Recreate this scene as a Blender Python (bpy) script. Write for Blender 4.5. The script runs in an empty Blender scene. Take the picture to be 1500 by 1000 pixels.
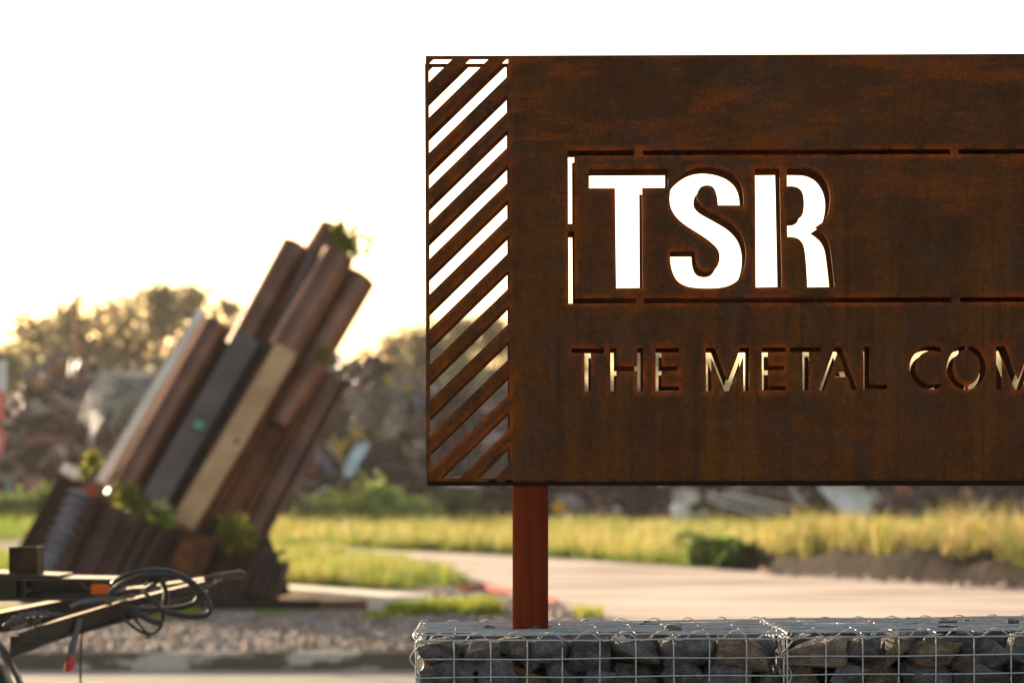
import bpy, bmesh, math, random
import numpy as np
from mathutils import Vector, Matrix, noise
from mathutils.geometry import delaunay_2d_cdt
R = math.radians
C = bpy.context.scene.collection
sc = bpy.context.scene
random.seed(7); RNG = np.random.default_rng(7)

# ---------------------------------------------------------------- camera, sky, sun, exposure
HOR, F, CAMH = 717.0, 3400.0, 1.6
cam = bpy.data.cameras.new("camera"); camo = bpy.data.objects.new("camera", cam); C.objects.link(camo)
camo.location = (0, 0, CAMH); camo.rotation_euler = (R(90), 0, 0)
cam.sensor_width = 36.0; cam.lens = F / 1500 * 36.0
cam.shift_y = (HOR - 500) / 1500.0
cam.clip_start = 0.1; cam.clip_end = 5000
cam.dof.use_dof = True; cam.dof.focus_distance = 6.5; cam.dof.aperture_fstop = 2.9; cam.dof.aperture_blades = 0
sc.camera = camo
SUN_AZ, SUN_EL = -33.0, 11.0          # degrees from the view axis (minus = left), elevation
w = bpy.data.worlds.new("World"); sc.world = w; w.use_nodes = True
nt = w.node_tree; bg = nt.nodes["Background"]
sky = nt.nodes.new("ShaderNodeTexSky"); sky.sky_type = 'NISHITA'; sky.sun_disc = False
sky.sun_elevation = R(SUN_EL); sky.sun_rotation = R(SUN_AZ); sky.dust_density = 3.0; sky.air_density = 1.0; sky.ozone_density = 1.0
tint = nt.nodes.new("ShaderNodeMix"); tint.data_type = 'RGBA'; tint.blend_type = 'MULTIPLY'; tint.inputs[0].default_value = 1.0
tint.inputs[7].default_value = (1.14, 0.98, 0.84, 1)      # warm multiply on the sky colour, in place of a white balance
nt.links.new(sky.outputs[0], tint.inputs[6]); nt.links.new(tint.outputs[2], bg.inputs[0]); bg.inputs[1].default_value = 0.115
sun = bpy.data.lights.new("sun", 'SUN'); suno = bpy.data.objects.new("sun", sun); C.objects.link(suno)
sun.energy = 5.0; sun.angle = R(0.5); sun.color = (1.0, 0.80, 0.56)
sd = Vector((math.sin(R(SUN_AZ)) * math.cos(R(SUN_EL)), math.cos(R(SUN_AZ)) * math.cos(R(SUN_EL)), math.sin(R(SUN_EL))))
suno.rotation_euler = sd.to_track_quat('Z', 'Y').to_euler(); suno.location = (0, 0, 30)
sc.view_settings.view_transform = 'Standard'; sc.view_settings.look = 'None'
sc.view_settings.exposure = 1.6; sc.view_settings.gamma = 1.0
sc.cycles.volume_max_steps = 64

# ---------------------------------------------------------------- helpers
def P(px, py, Y): return Vector(((px - 750) * Y / F, Y, CAMH - (py - HOR) * Y / F))
def G(px, py, z=0.0):
    Y = (CAMH - z) * F / (py - HOR); return Vector(((px - 750) * Y / F, Y, z))
BASE = {}
def tag(o, label=None, cat=None, group=None, kind=None):
    if label: o['label'] = label
    if cat: o['category'] = cat
    if group: o['group'] = group
    if kind: o['kind'] = kind
    return o
def thing(name, loc, label, cat, group=None):
    o = bpy.data.objects.new(name, None); C.objects.link(o); o.location = loc
    o.empty_display_size = 0.1; BASE[o] = Vector(loc)
    return tag(o, label, cat, group)

class MB:
    def __init__(s): s.v = []; s.f = []; s.c = []; s.sm = []
    def add(s, v, f, col=None, smooth=False):
        n = len(s.v); s.v.extend([tuple(x) for x in v])
        for q in f: s.f.append(tuple(i + n for i in q)); s.sm.append(smooth)
        s.c.extend([col if col else (1, 1, 1)] * len(v)); return s
    def frame_box(s, c, ax, ay, az, col=None):
        c = Vector(c); v = [c + sx * ax + sy * ay + sz * az for sz in (-1, 1) for sy in (-1, 1) for sx in (-1, 1)]
        return s.add(v, [(0, 2, 3, 1), (4, 5, 7, 6), (0, 1, 5, 4), (2, 6, 7, 3), (0, 4, 6, 2), (1, 3, 7, 5)], col)
    def box(s, lo, hi, col=None):
        lo, hi = Vector(lo), Vector(hi); h = (hi - lo) / 2
        return s.frame_box((lo + hi) / 2, Vector((h.x, 0, 0)), Vector((0, h.y, 0)), Vector((0, 0, h.z)), col)
    def tube(s, pts, r, n=8, col=None, caps=True, closed=False):
        pts = [Vector(p) for p in pts]; m = len(pts)
        rr = r if isinstance(r, (list, tuple)) else [r] * m
        t0 = (pts[1] - pts[0]).normalized()
        u = t0.orthogonal().normalized(); vs = []
        for i, p in enumerate(pts):
            a = pts[max(i - 1, 0)]; b = pts[min(i + 1, m - 1)]
            t = (b - a)
            if t.length < 1e-9: t = t0
            t.normalize(); u = (u - t * u.dot(t))
            if u.length < 1e-6: u = t.orthogonal()
            u.normalize(); w_ = t.cross(u)
            for k in range(n):
                an = 2 * math.pi * k / n; vs.append(p + (u * math.cos(an) + w_ * math.sin(an)) * rr[i])
        fs = [(i * n + k, i * n + (k + 1) % n, (i + 1) * n + (k + 1) % n, (i + 1) * n + k) for i in range(m - 1) for k in range(n)]
        s.add(vs, fs, col, True)
        if caps: s.add(vs[:n], [tuple(range(n - 1, -1, -1))], col); s.add(vs[-n:], [tuple(range(n))], col)
        return s
    def prism(s, prof, p0, p1, side, depth, col=None, smooth=False):
        """closed 2D profile (a,b) swept p0->p1; a along side, b along depth"""
        n = len(prof); vs = [Vector(p) + side * a + depth * b for p in (p0, p1) for a, b in prof]
        s.add(vs, [(k, (k + 1) % n, n + (k + 1) % n, n + k) for k in range(n)], col, smooth)
        s.add(vs[:n], [tuple(range(n))], col); s.add(vs[n:], [tuple(range(n - 1, -1, -1))], col); return s
    def build(s, name, mat, parent=None, origin=None):
        V = np.array(s.v, dtype=float).reshape(-1, 3)
        if parent is not None: base = BASE[parent]
        elif origin is not None: base = Vector(origin)
        else:
            lo, hi = V.min(0), V.max(0); base = Vector(((lo[0] + hi[0]) / 2, (lo[1] + hi[1]) / 2, lo[2]))
        V = V - np.array(base)
        me = bpy.data.meshes.new(name); me.from_pydata(V.tolist(), [], s.f); me.materials.append(mat)
        me.polygons.foreach_set('use_smooth', s.sm)
        if any(c != (1, 1, 1) for c in s.c):
            a = me.color_attributes.new('col', 'FLOAT_COLOR', 'POINT')
            a.data.foreach_set('color', np.c_[np.array(s.c, dtype=np.float32), np.ones(len(s.c), dtype=np.float32)].ravel())
        o = bpy.data.objects.new(name, me); C.objects.link(o); BASE[o] = base
        if parent is not None: o.parent = parent
        else: o.location = base
        return o
def fast_mesh(name, V, faces, mat, cols=None, origin=(0, 0, 0), parent=None):
    """V (n,3) array, faces (m,k) array, cols (n,3)"""
    base = BASE[parent] if parent is not None else Vector(origin)
    V = V - np.array(base); me = bpy.data.meshes.new(name)
    k = faces.shape[1]; me.vertices.add(len(V)); me.vertices.foreach_set('co', V.astype(np.float32).ravel())
    me.loops.add(faces.size); me.loops.foreach_set('vertex_index', faces.astype(np.int32).ravel())
    me.polygons.add(len(faces)); me.polygons.foreach_set('loop_start', np.arange(0, faces.size, k, dtype=np.int32))
    me.update(calc_edges=True); me.validate()
    if cols is not None:
        a = me.color_attributes.new('col', 'FLOAT_COLOR', 'POINT')
        a.data.foreach_set('color', np.c_[cols, np.ones(len(cols))].astype(np.float32).ravel())
    me.materials.append(mat); o = bpy.data.objects.new(name, me); C.objects.link(o); BASE[o] = base
    if parent is not None: o.parent = parent
    else: o.location = base
    return o

# ---------------------------------------------------------------- materials
def newmat(name):
    m = bpy.data.materials.new(name); m.use_nodes = True; n = m.node_tree
    return m, n, n.nodes['Principled BSDF']
def ramp(n, src, stops, interp='LINEAR'):
    r = n.nodes.new('ShaderNodeValToRGB'); r.color_ramp.interpolation = interp
    while len(r.color_ramp.elements) < len(stops): r.color_ramp.elements.new(0.5)
    for e, (p, c) in zip(r.color_ramp.elements, stops): e.position = p; e.color = (*c, 1) if len(c) == 3 else c
    n.links.new(src, r.inputs[0]); return r.outputs[0]
def noi(n, scale, detail=4, rough=0.55, stretch=None, off=None):
    tc = n.nodes.new('ShaderNodeTexCoord'); t = n.nodes.new('ShaderNodeTexNoise')
    t.inputs['Scale'].default_value = scale; t.inputs['Detail'].default_value = detail; t.inputs['Roughness'].default_value = rough
    mp = n.nodes.new('ShaderNodeMapping'); n.links.new(tc.outputs['Object'], mp.inputs[0])
    if stretch: mp.inputs['Scale'].default_value = stretch
    if off: mp.inputs['Location'].default_value = off
    n.links.new(mp.outputs[0], t.inputs[0]); return t.outputs['Fac']
def mix(n, fac, a, b, mode='MIX'):
    m = n.nodes.new('ShaderNodeMix'); m.data_type = 'RGBA'; m.blend_type = mode
    for s, v in ((m.inputs[0], fac), (m.inputs[6], a), (m.inputs[7], b)):
        if isinstance(v, (int, float)): s.default_value = v
        elif isinstance(v, tuple): s.default_value = (*v, 1)
        else: n.links.new(v, s)
    return m.outputs[2]
def bump(n, b, h, strength=0.3, dist=0.01):
    k = n.nodes.new('ShaderNodeBump'); k.inputs['Strength'].default_value = strength; k.inputs['Distance'].default_value = dist
    n.links.new(h, k.inputs['Height']); n.links.new(k.outputs[0], b.inputs['Normal'])
def pm(name, c1, c2=None, scale=8, rough=0.6, metal=0.0, bmp=0.0, bscale=None, detail=4, bdist=0.01, stretch=None, lo=0.35, hi=0.65):
    m, n, b = newmat(name); b.inputs['Specular IOR Level'].default_value = 0.5 if rough < .4 else (0.25 if rough < .5 else 0.08)
    b.inputs['Roughness'].default_value = rough; b.inputs['Metallic'].default_value = metal
    if c2: n.links.new(ramp(n, noi(n, scale, detail, stretch=stretch), [(lo, c1), (hi, c2)]), b.inputs['Base Color'])
    else: b.inputs['Base Color'].default_value = (*c1, 1)
    if bmp: bump(n, b, noi(n, bscale or scale * 4, 5), bmp, bdist)
    return m
def colmat(name, rough=0.7, trans=0.0, var=0.25, scale=6.0, metal=0.0):
    """colour comes from the 'col' attribute (each blade, leaf or scrap piece has its own)"""
    m, n, b = newmat(name); b.inputs['Specular IOR Level'].default_value = 0.2; at = n.nodes.new('ShaderNodeAttribute'); at.attribute_name = 'col'
    c = mix(n, 1.0, at.outputs['Color'], ramp(n, noi(n, scale), [(0.3, (1 - var,) * 3), (0.7, (1 + var * .6,) * 3)]), 'MULTIPLY')
    n.links.new(c, b.inputs['Base Color']); b.inputs['Roughness'].default_value = rough; b.inputs['Metallic'].default_value = metal
    if trans:
        out = n.nodes['Material Output']; tr = n.nodes.new('ShaderNodeBsdfTranslucent'); ms = n.nodes.new('ShaderNodeMixShader')
        ms.inputs[0].default_value = trans; n.links.new(c, tr.inputs[0])
        n.links.new(b.outputs[0], ms.inputs[1]); n.links.new(tr.outputs[0], ms.inputs[2]); n.links.new(ms.outputs[0], out.inputs[0])
    return m

def corten(name):
    m, n, b = newmat(name); b.inputs['Specular IOR Level'].default_value = 0.10
    tc = n.nodes.new('ShaderNodeTexCoord'); sp = n.nodes.new('ShaderNodeSeparateXYZ'); n.links.new(tc.outputs['Object'], sp.inputs[0])
    def nz(scale, detail, rough, stretch=None, off=None, dist=0.0):
        o = noi(n, scale, detail, rough, stretch, off); o.node.inputs['Distortion'].default_value = dist; return o
    BW = lambda src, lo, hi: ramp(n, src, [(lo, (0, 0, 0)), (hi, (1, 1, 1))])
    mr = n.nodes.new('ShaderNodeMapRange'); mr.inputs['From Min'].default_value = 2.30; mr.inputs['From Max'].default_value = 2.75; n.links.new(sp.outputs[2], mr.inputs[0]); up = mr.outputs[0]        # above the frame the plate weathered patchy, below it in runs
    # brown black mill skin with a brown film
    col = ramp(n, nz(7, 9, 0.72, dist=.6), [(0.34, (0.046, 0.021, 0.009)), (0.50, (0.070, 0.026, 0.0075)), (0.66, (0.098, 0.032, 0.0065))])
    # orange rust in torn patches, strongest in two level bands near the top
    pt = BW(nz(6.5, 9, 0.70, stretch=(.42, 1, 1.9), off=(3, 0, 1), dist=.4), 0.50, 0.57)
    col = mix(n, mix(n, 1.0, mix(n, up, (.12,) * 3, (.55,) * 3), pt, 'MULTIPLY'), col, (0.20, 0.045, 0.004))
    # yellow brown vertical runs below the lettering frame
    st = BW(nz(11, 5, 0.6, stretch=(1.5, 1, 0.09)), 0.48, 0.66)
    dn = mix(n, up, (.75,) * 3, (.12,) * 3)
    col = mix(n, mix(n, 1.0, dn, st, 'MULTIPLY'), col, (0.125, 0.042, 0.004))
    st2 = BW(nz(26, 4, 0.6, stretch=(1.7, 1, 0.06), off=(2, 0, 4)), 0.56, 0.68)
    col = mix(n, mix(n, 1.0, dn, st2, 'MULTIPLY'), col, (0.030, 0.020, 0.014))
    # blue grey scale patches
    g = BW(nz(5, 8, 0.7, off=(7, 2, 5)), 0.52, 0.60)
    col = mix(n, mix(n, 0.4, (0, 0, 0), g), col, (0.050, 0.034, 0.026))
    # grain at three sizes
    for sc_, lo_, hi_ in ((70, .86, 1.15), (190, .76, 1.26), (420, .72, 1.3)):
        col = mix(n, 1.0, col, ramp(n, nz(sc_, 3, 0.65, off=(sc_, 0, 0)), [(0.33, (lo_,) * 3), (0.67, (hi_,) * 3)]), 'MULTIPLY')
    spk = BW(nz(230, 2, 0.5, off=(1, 5, 2)), 0.68, 0.74)
    col = mix(n, mix(n, 1.0, mix(n, up, (.08,) * 3, (.5,) * 3), spk, 'MULTIPLY'), col, (0.20, 0.17, 0.16))
    # run-off rust beside the flame-cut edges, patchy
    at = n.nodes.new('ShaderNodeAttribute'); at.attribute_name = 'col'
    e = mix(n, 1.0, at.outputs['Color'], BW(nz(13, 7, 0.7, stretch=(1, 1, .6)), 0.44, 0.60), 'MULTIPLY')
    col = mix(n, mix(n, 0.9, (0, 0, 0), e), col, (0.34, 0.062, 0.005))
    n.links.new(col, b.inputs['Base Color']); b.inputs['Roughness'].default_value = 0.62
    bump(n, b, noi(n, 300, 4, 0.6), 0.25, 0.001)
    return m
M = {}
M['corten'] = corten('corten_steel')
M['post'] = pm('rust_post', (0.105, 0.013, 0.003), (0.165, 0.026, 0.005), 14, 0.6, 0, 0.2, 250, stretch=(3.0, 3.0, 0.12), bdist=0.001, lo=.4, hi=.6)
M['wire'] = pm('galvanised_wire', (0.36, 0.37, 0.38), (0.50, 0.51, 0.52), 60, 0.42, 0.55)
def stone_mat(name, c1, c2, c3):
    m, n, b = newmat(name); b.inputs['Specular IOR Level'].default_value = 0.3
    col = ramp(n, noi(n, 1.6, 8, 0.68), [(0.36, c1), (0.5, c2), (0.62, c3)])
    col = mix(n, 1.0, col, ramp(n, noi(n, 14, 5, 0.75), [(0.35, (0.55,) * 3), (0.65, (1.5,) * 3)]), 'MULTIPLY')
    n.links.new(col, b.inputs['Base Color']); b.inputs['Roughness'].default_value = 0.75
    bump(n, b, noi(n, 4.5, 10, 0.72, stretch=(1, 1, 2.6)), 0.9, 0.15); return m
M['st_dark'] = stone_mat('stone_dark', (0.088, 0.088, 0.098), (0.177, 0.173, 0.177), (0.332, 0.309, 0.287))
M['st_blue'] = stone_mat('stone_blue', (0.144, 0.155, 0.177), (0.243, 0.255, 0.276), (0.376, 0.365, 0.365))
M['st_brown'] = stone_mat('stone_brown', (0.166, 0.121, 0.088), (0.332, 0.243, 0.173), (0.530, 0.410, 0.299))
M['st_ochre'] = stone_mat('stone_ochre', (0.332, 0.221, 0.133), (0.562, 0.332, 0.078), (0.442, 0.332, 0.221))
M['st_tan'] = stone_mat('stone_tan', (0.265, 0.221, 0.177), (0.442, 0.365, 0.276), (0.597, 0.508, 0.398))
M['steel_br'] = pm('brown_steel', (0.13, 0.058, 0.038), (0.22, 0.098, 0.062), 2.2, 0.38, 0.65, 0.15, 30, stretch=(1, 1, 1))
M['steel_dk'] = pm('dark_steel', (0.022, 0.015, 0.014), (0.045, 0.028, 0.024), 2.5, 0.5, 0.3, 0.2, 30)
M['steel_rd'] = pm('red_brown_steel', (0.085, 0.038, 0.022), (0.20, 0.075, 0.036), 1.6, 0.55, 0.2, 0.2, 25)
M['steel_bl'] = pm('blue_grey_steel', (0.095, 0.072, 0.068), (0.135, 0.100, 0.094), 2.0, 0.4, 0.4, 0.1, 30)
M['steel_cr'] = pm('bare_worn_steel', (0.38, 0.225, 0.115), (0.54, 0.35, 0.19), 2.5, 0.5, 0.15, 0.1, 30)
M['steel_sunlit'] = pm('sunlit_pale_steel', (0.72, 0.64, 0.52), (0.86, 0.78, 0.66), 2.5, 0.45, 0.0, 0.1, 30)  # sunlight on the lit steel faces, painted as a pale base colour
M['duct'] = pm('blue_grey_duct', (0.12, 0.14, 0.17), (0.19, 0.21, 0.25), 4, 0.35, 0.5)
M['steel_dr'] = pm('dark_rust_steel', (0.045, 0.024, 0.018), (0.085, 0.042, 0.030), 2.5, 0.42, 0.4, 0.2, 30)
M['rust_or'] = pm('orange_rust', (0.05, 0.022, 0.012), (0.18, 0.055, 0.02), 7, 0.7, 0, 0.5, 20, bdist=0.03)
M['tr_black'] = pm('black_frame_paint', (0.022, 0.018, 0.016), (0.035, 0.024, 0.018), 8, 0.34, 0.0, 0.1, 60, bdist=0.002)
M['tr_grey'] = pm('worn_grey_steel', (0.055, 0.038, 0.026), (0.11, 0.08, 0.055), 12, 0.35, 0.3, 0.1, 60, bdist=0.002)
M['rubber'] = pm('black_rubber', (0.022, 0.022, 0.024), (0.04, 0.04, 0.042), 20, 0.45)
M['sleeve'] = pm('grey_sleeve', (0.08, 0.085, 0.10), (0.12, 0.125, 0.14), 20, 0.4)
M['red'] = pm('red_plastic', (0.42, 0.02, 0.025), (0.55, 0.04, 0.04), 20, 0.35)
M['amber'] = pm('amber_lens', (0.75, 0.10, 0.005), (0.85, 0.16, 0.01), 200, 0.25)
M['soil'] = pm('brown_soil', (0.13, 0.10, 0.08), (0.22, 0.175, 0.14), 0.9, 0.9, 0, 0.6, 12, detail=8, bdist=0.03)
M['bank'] = pm('dark_soil', (0.008, 0.006, 0.005), (0.042, 0.028, 0.022), 1.8, 0.9, 0, 0.9, 6, detail=8, bdist=0.06)
M['turf'] = pm('turf', (0.075, 0.085, 0.03), (0.16, 0.15, 0.06), 0.8, 0.9, 0, 0.6, 10, detail=7, bdist=0.03)
M['road'] = pm('sand_road', (0.16, 0.12, 0.10), (0.60, 0.50, 0.43), 0.75, 0.95, 0, 0.6, 5, detail=8, bdist=0.03, stretch=(0.20, 0.9, 1), lo=.32, hi=.58)
M['street'] = pm('street_surface', (0.27, 0.235, 0.20), (0.36, 0.32, 0.275), 0.8, 0.85, 0, 0.3, 30, detail=8, bdist=0.01)
M['gravel_bed'] = pm('gravel_bed', (0.20, 0.155, 0.125), (0.36, 0.29, 0.24), 7, 0.9, 0, 0.8, 16, detail=8, bdist=0.03)
M['kerb'] = pm('kerb_concrete', (0.15, 0.115, 0.09), (0.60, 0.52, 0.44), 1.7, 0.8, 0, 0.3, 20, stretch=(0.6, 1, 2), lo=.55, hi=.60)
M['grass'] = colmat('grass_blades', 0.5, 0.5, 0.15, 2)
M['leaf'] = colmat('tree_leaves', 0.6, 0.55, 0.2, 0.5)
M['scrap'] = colmat('scrap_metal', 0.45, 0.0, 0.4, 1.2, 0.25)
M['stones'] = colmat('gravel_stones', 0.75, 0.0, 0.3, 25)
M['bark'] = pm('bark', (0.05, 0.035, 0.025), (0.10, 0.07, 0.05), 3, 0.9)
M['mast'] = pm('rusty_mast', (0.26, 0.085, 0.035), (0.38, 0.14, 0.06), 3, 0.7)

# ================================================================ SETTING
def sheet(name, pts, mat, label, cat='ground'):
    m = MB(); m.add(pts, [tuple(range(len(pts)))]); o = m.build(name, mat, origin=(0, 0, 0)); return tag(o, label, cat, kind='structure')
KY = 22.8                                    # kerb line
SZ = -0.16                                   # street level
sheet('ground', [(-1500, KY, 0), (1500, KY, 0), (1500, 4000, 0), (-1500, 4000, 0)], M['soil'], 'brown soil ground of the scrapyard')
sheet('street', [(-60, -8, SZ), (60, -8, SZ), (60, KY, SZ), (-60, KY, SZ)], M['street'], 'pale street surface in front of the kerb', 'street')
far_e = [(380, 798), (470, 801), (560, 806), (750, 815), (1000, 830), (1130, 838), (1300, 850), (1500, 862), (1750, 878), (2400, 905)]
near_e = [(2400, 955), (1000, 955), (930, 930), (850, 897), (800, 880), (760, 870), (700, 850), (640, 832), (560, 816), (470, 806), (380, 801)]
sheet('dirt_road', [G(a, b, 0.008) for a, b in far_e + near_e], M['road'], 'pale sandy haul road curving away to the left', 'road')
g0, g1 = G(1000, 955, 0.008), G(2400, 955, 0.008)
m = MB(); m.add([(g0.x, KY + .35, .012), (g1.x, KY + .35, .012), (g1.x, 20.5, SZ + .01), (g0.x, 20.5, SZ + .01)], [(3, 2, 1, 0)])
tag(m.build('road_ramp', M['road'], origin=(0, 0, 0)), 'sandy ramp from the haul road down to the street', 'road', kind='structure')
sheet('turf_field', [G(a, b, 0.004) for a, b in [(-300, 800), (380, 797)] + far_e[1:-1] + [(2400, 903), (2400, 757), (-300, 757)]], M['turf'], 'weedy turf beyond the road', 'ground')
sheet('gravel_bed', [(-14, KY + .1, .004), (4.0, KY + .1, .004)] + [G(a, b, .004) for a, b in [(850, 900), (800, 883), (700, 862), (610, 868), (380, 872), (-300, 880)]], M['gravel_bed'], 'grey brown gravel bed behind the kerb', 'ground')

def rnd_poly(poly, n):
    poly = np.array(poly, float); lo, hi = poly.min(0), poly.max(0); out = np.zeros((0, 2))
    while len(out) < n:
        p = RNG.uniform(lo, hi, (n * 2, 2)); out = np.vstack([out, p[inpoly(p, poly)]])
    return out[:n]
def inpoly(p, poly):
    x, y = p[:, 0], p[:, 1]; c = np.zeros(len(p), bool); j = len(poly) - 1
    for i in range(len(poly)):
        xi, yi = poly[i]; xj, yj = poly[j]
        if yi != yj: c ^= ((yi > y) != (yj > y)) & (x < (xj - xi) * (y - yi) / (yj - yi) + xi)
        j = i
    return c
def blades(name, poly_px, n, hmin, hmax, wid, pal, label, zf=None, cat='grass', clump=0.0, world=None, hz=0.0):
    poly = world if world else [tuple(G(a, b).xy) for a, b in poly_px]
    p = rnd_poly(poly, n)
    nz = np.array([noise.noise(Vector((a * .5, b * .35, 3.1))) for a, b in p])
    n2 = np.array([noise.noise(Vector((a * 1.7, b * 1.1, 9.1))) for a, b in p])
    h = RNG.uniform(hmin, hmax, n) * (1 + 0.7 * nz) * (1 + clump * n2)
    if clump: keep = n2 > -0.12; p, h, nz, n2 = p[keep], h[keep], nz[keep], n2[keep]
    n = len(p); z = np.zeros(n) if zf is None else np.array([zf(a, b) for a, b in p])
    az = RNG.uniform(0, math.pi, n); lean = RNG.normal(0, 0.28, (n, 2)) * h[:, None]
    wv = np.stack([np.cos(az), np.sin(az), np.zeros(n)], 1) * (wid * RNG.uniform(.5, 1.3, n))[:, None]
    b0 = np.c_[p, z - 0.01]; mid = b0 + np.c_[lean * .35, h * .55]; top = b0 + np.c_[lean, h * .97]
    V = np.stack([b0 - wv, b0 + wv, mid + wv * .8, mid - wv * .8, top], 1).reshape(-1, 3)
    i0 = (np.arange(n) * 5)[:, None]
    tri = np.concatenate([i0 + np.array([[0, 1, 2]]), i0 + np.array([[0, 2, 3]]), i0 + np.array([[3, 2, 4]])], 0)
    pal = np.array(pal); t = np.clip(0.5 + nz * .9 + RNG.normal(0, .25, n), 0, .999) * len(pal)
    c = pal[t.astype(int)] * RNG.uniform(.75, 1.25, (n, 1)); cols = np.repeat(c, 5, 0)
    o = fast_mesh(name, V, tri, M['grass'], cols)
    return tag(o, label, cat, kind='stuff')
# dark soil bank at the right of the road (height field)
def bank_h(x, Y):
    e = road_edge_Y(x)
    if e is None: return 0
    t = (Y - e)
    if t < 0: return 0
    k = min(1, max(0, (x - 4.3) / 1.2)); u = min(1, t / 0.8)
    return k * (0.42 * u * u * (3 - 2 * u) + (0.22 * noise.noise(Vector((x * .8, Y * .8, 0))) + 0.10 * noise.noise(Vector((x * 2.9, Y * 2.9, 4)))) * u) * (1 if t < 6 else max(0, 1 - (t - 6) / 6))
FE = [tuple(G(a, b).xy) for a, b in far_e]
def road_edge_Y(x):
    for (x0, y0), (x1, y1) in zip(FE, FE[1:]):
        if min(x0, x1) <= x <= max(x0, x1): return y0 + (x - x0) / (x1 - x0) * (y1 - y0)
    return None
m = MB(); nx, ny = 90, 40; vs = []
for i in range(nx):
    x = 4.2 + i * 0.155; e = road_edge_Y(x) or 30
    for j in range(ny):
        Y = e - 0.15 + (j / (ny - 1)) ** 1.5 * 12; h = bank_h(x, Y)
        vs.append((x + .05 * noise.noise(Vector((x * 4, Y * 4, 2))), Y, h + .004 + (0.05 * noise.noise(Vector((x * 5, Y * 5, 5))) if h > .03 else 0)))
m.add(vs, [(i * ny + j, (i + 1) * ny + j, (i + 1) * ny + j + 1, i * ny + j + 1) for i in range(nx - 1) for j in range(ny - 1)], smooth=True)
tag(m.build('soil_bank', M['bank'], origin=(0, 0, 0)), 'low dark soil bank along the right road edge', 'bank', kind='structure')

YG = [(0.42, 0.32, 0.10), (0.34, 0.31, 0.07), (0.25, 0.29, 0.05), (0.52, 0.38, 0.15), (0.15, 0.21, 0.035)]
GR = [(0.12, 0.20, 0.03), (0.16, 0.25, 0.03), (0.20, 0.27, 0.04), (0.27, 0.28, 0.06)]
edge_in = [(a, b - 2) for a, b in far_e]
blades('tall_grass', [(398, 794)] + edge_in[1:8] + [(1900, 884), (1900, 785), (1300, 778), (398, 774)], 80000, .32, .68, .011, YG,
       'tall yellow green grass along the far road edge', zf=bank_h, clump=.5)
blades('verge_grass', edge_in[0:7] + [(1000, 822), (750, 808), (560, 799), (398, 794)], 26000, .08, .26, .010, GR, 'short green grass along the near edge of the tall grass', clump=.6)
blades('tall_weeds', [(1120, 836), (1300, 848), (1500, 859), (1800, 874), (1800, 800), (1120, 800)], 30000, .42, .80, .012,
       [(0.36, 0.27, 0.09), (0.28, 0.25, 0.06), (0.22, 0.24, 0.04), (0.40, 0.30, 0.14)], 'yellow tall weeds growing on the dark soil bank', zf=bank_h, clump=.6)
blades('back_grass', [(-300, 792), (398, 790), (398, 764), (-300, 764)], 26000, .35, .8, .014, GR, 'green grass beyond the leaning steel monument', clump=.4)
blades('short_grass', [(392, 860), (560, 862), (690, 857), (640, 838), (560, 820), (470, 809), (392, 806)], 36000, .04, .34, .009, GR + YG[:3],
       'short green grass between the gravel and the road', clump=.7)
blades('kerb_grass', [(-200, 868), (60, 868), (60, 812), (-200, 812)], 14000, .06, .25, .008, GR, 'short bright grass left of the leaning monument', clump=.5)
def tuft_strip(px0, px1, py, n, h, label):
    a, b = G(px0, py + 5), G(px1, py - 3)
    blades('grass_tuft', None, n, h * .4, h, .007, [(0.20, 0.30, 0.02), (0.26, 0.34, 0.03), (0.33, 0.34, 0.04)], label, clump=.9,
           world=[(a.x, a.y), (b.x, a.y), (b.x, b.y), (a.x, b.y)])
tuft_strip(560, 735, 900, 5000, .20, 'bright green tuft strip behind the wire basket')
tuft_strip(365, 480, 904, 2500, .12, 'green tuft strip in front of the dark base beam')
tuft_strip(530, 590, 903, 1300, .10, 'small green tufts at the right end of the base beam')
tuft_strip(-20, 60, 905, 1500, .14, 'green tufts seen below the trailer chassis')
tuft_strip(180, 290, 906, 3000, .17, 'green tufts seen below the coiled trailer hoses')
tuft_strip(845, 880, 904, 500, .18, 'small weed tufts beside the road corner')

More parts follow.
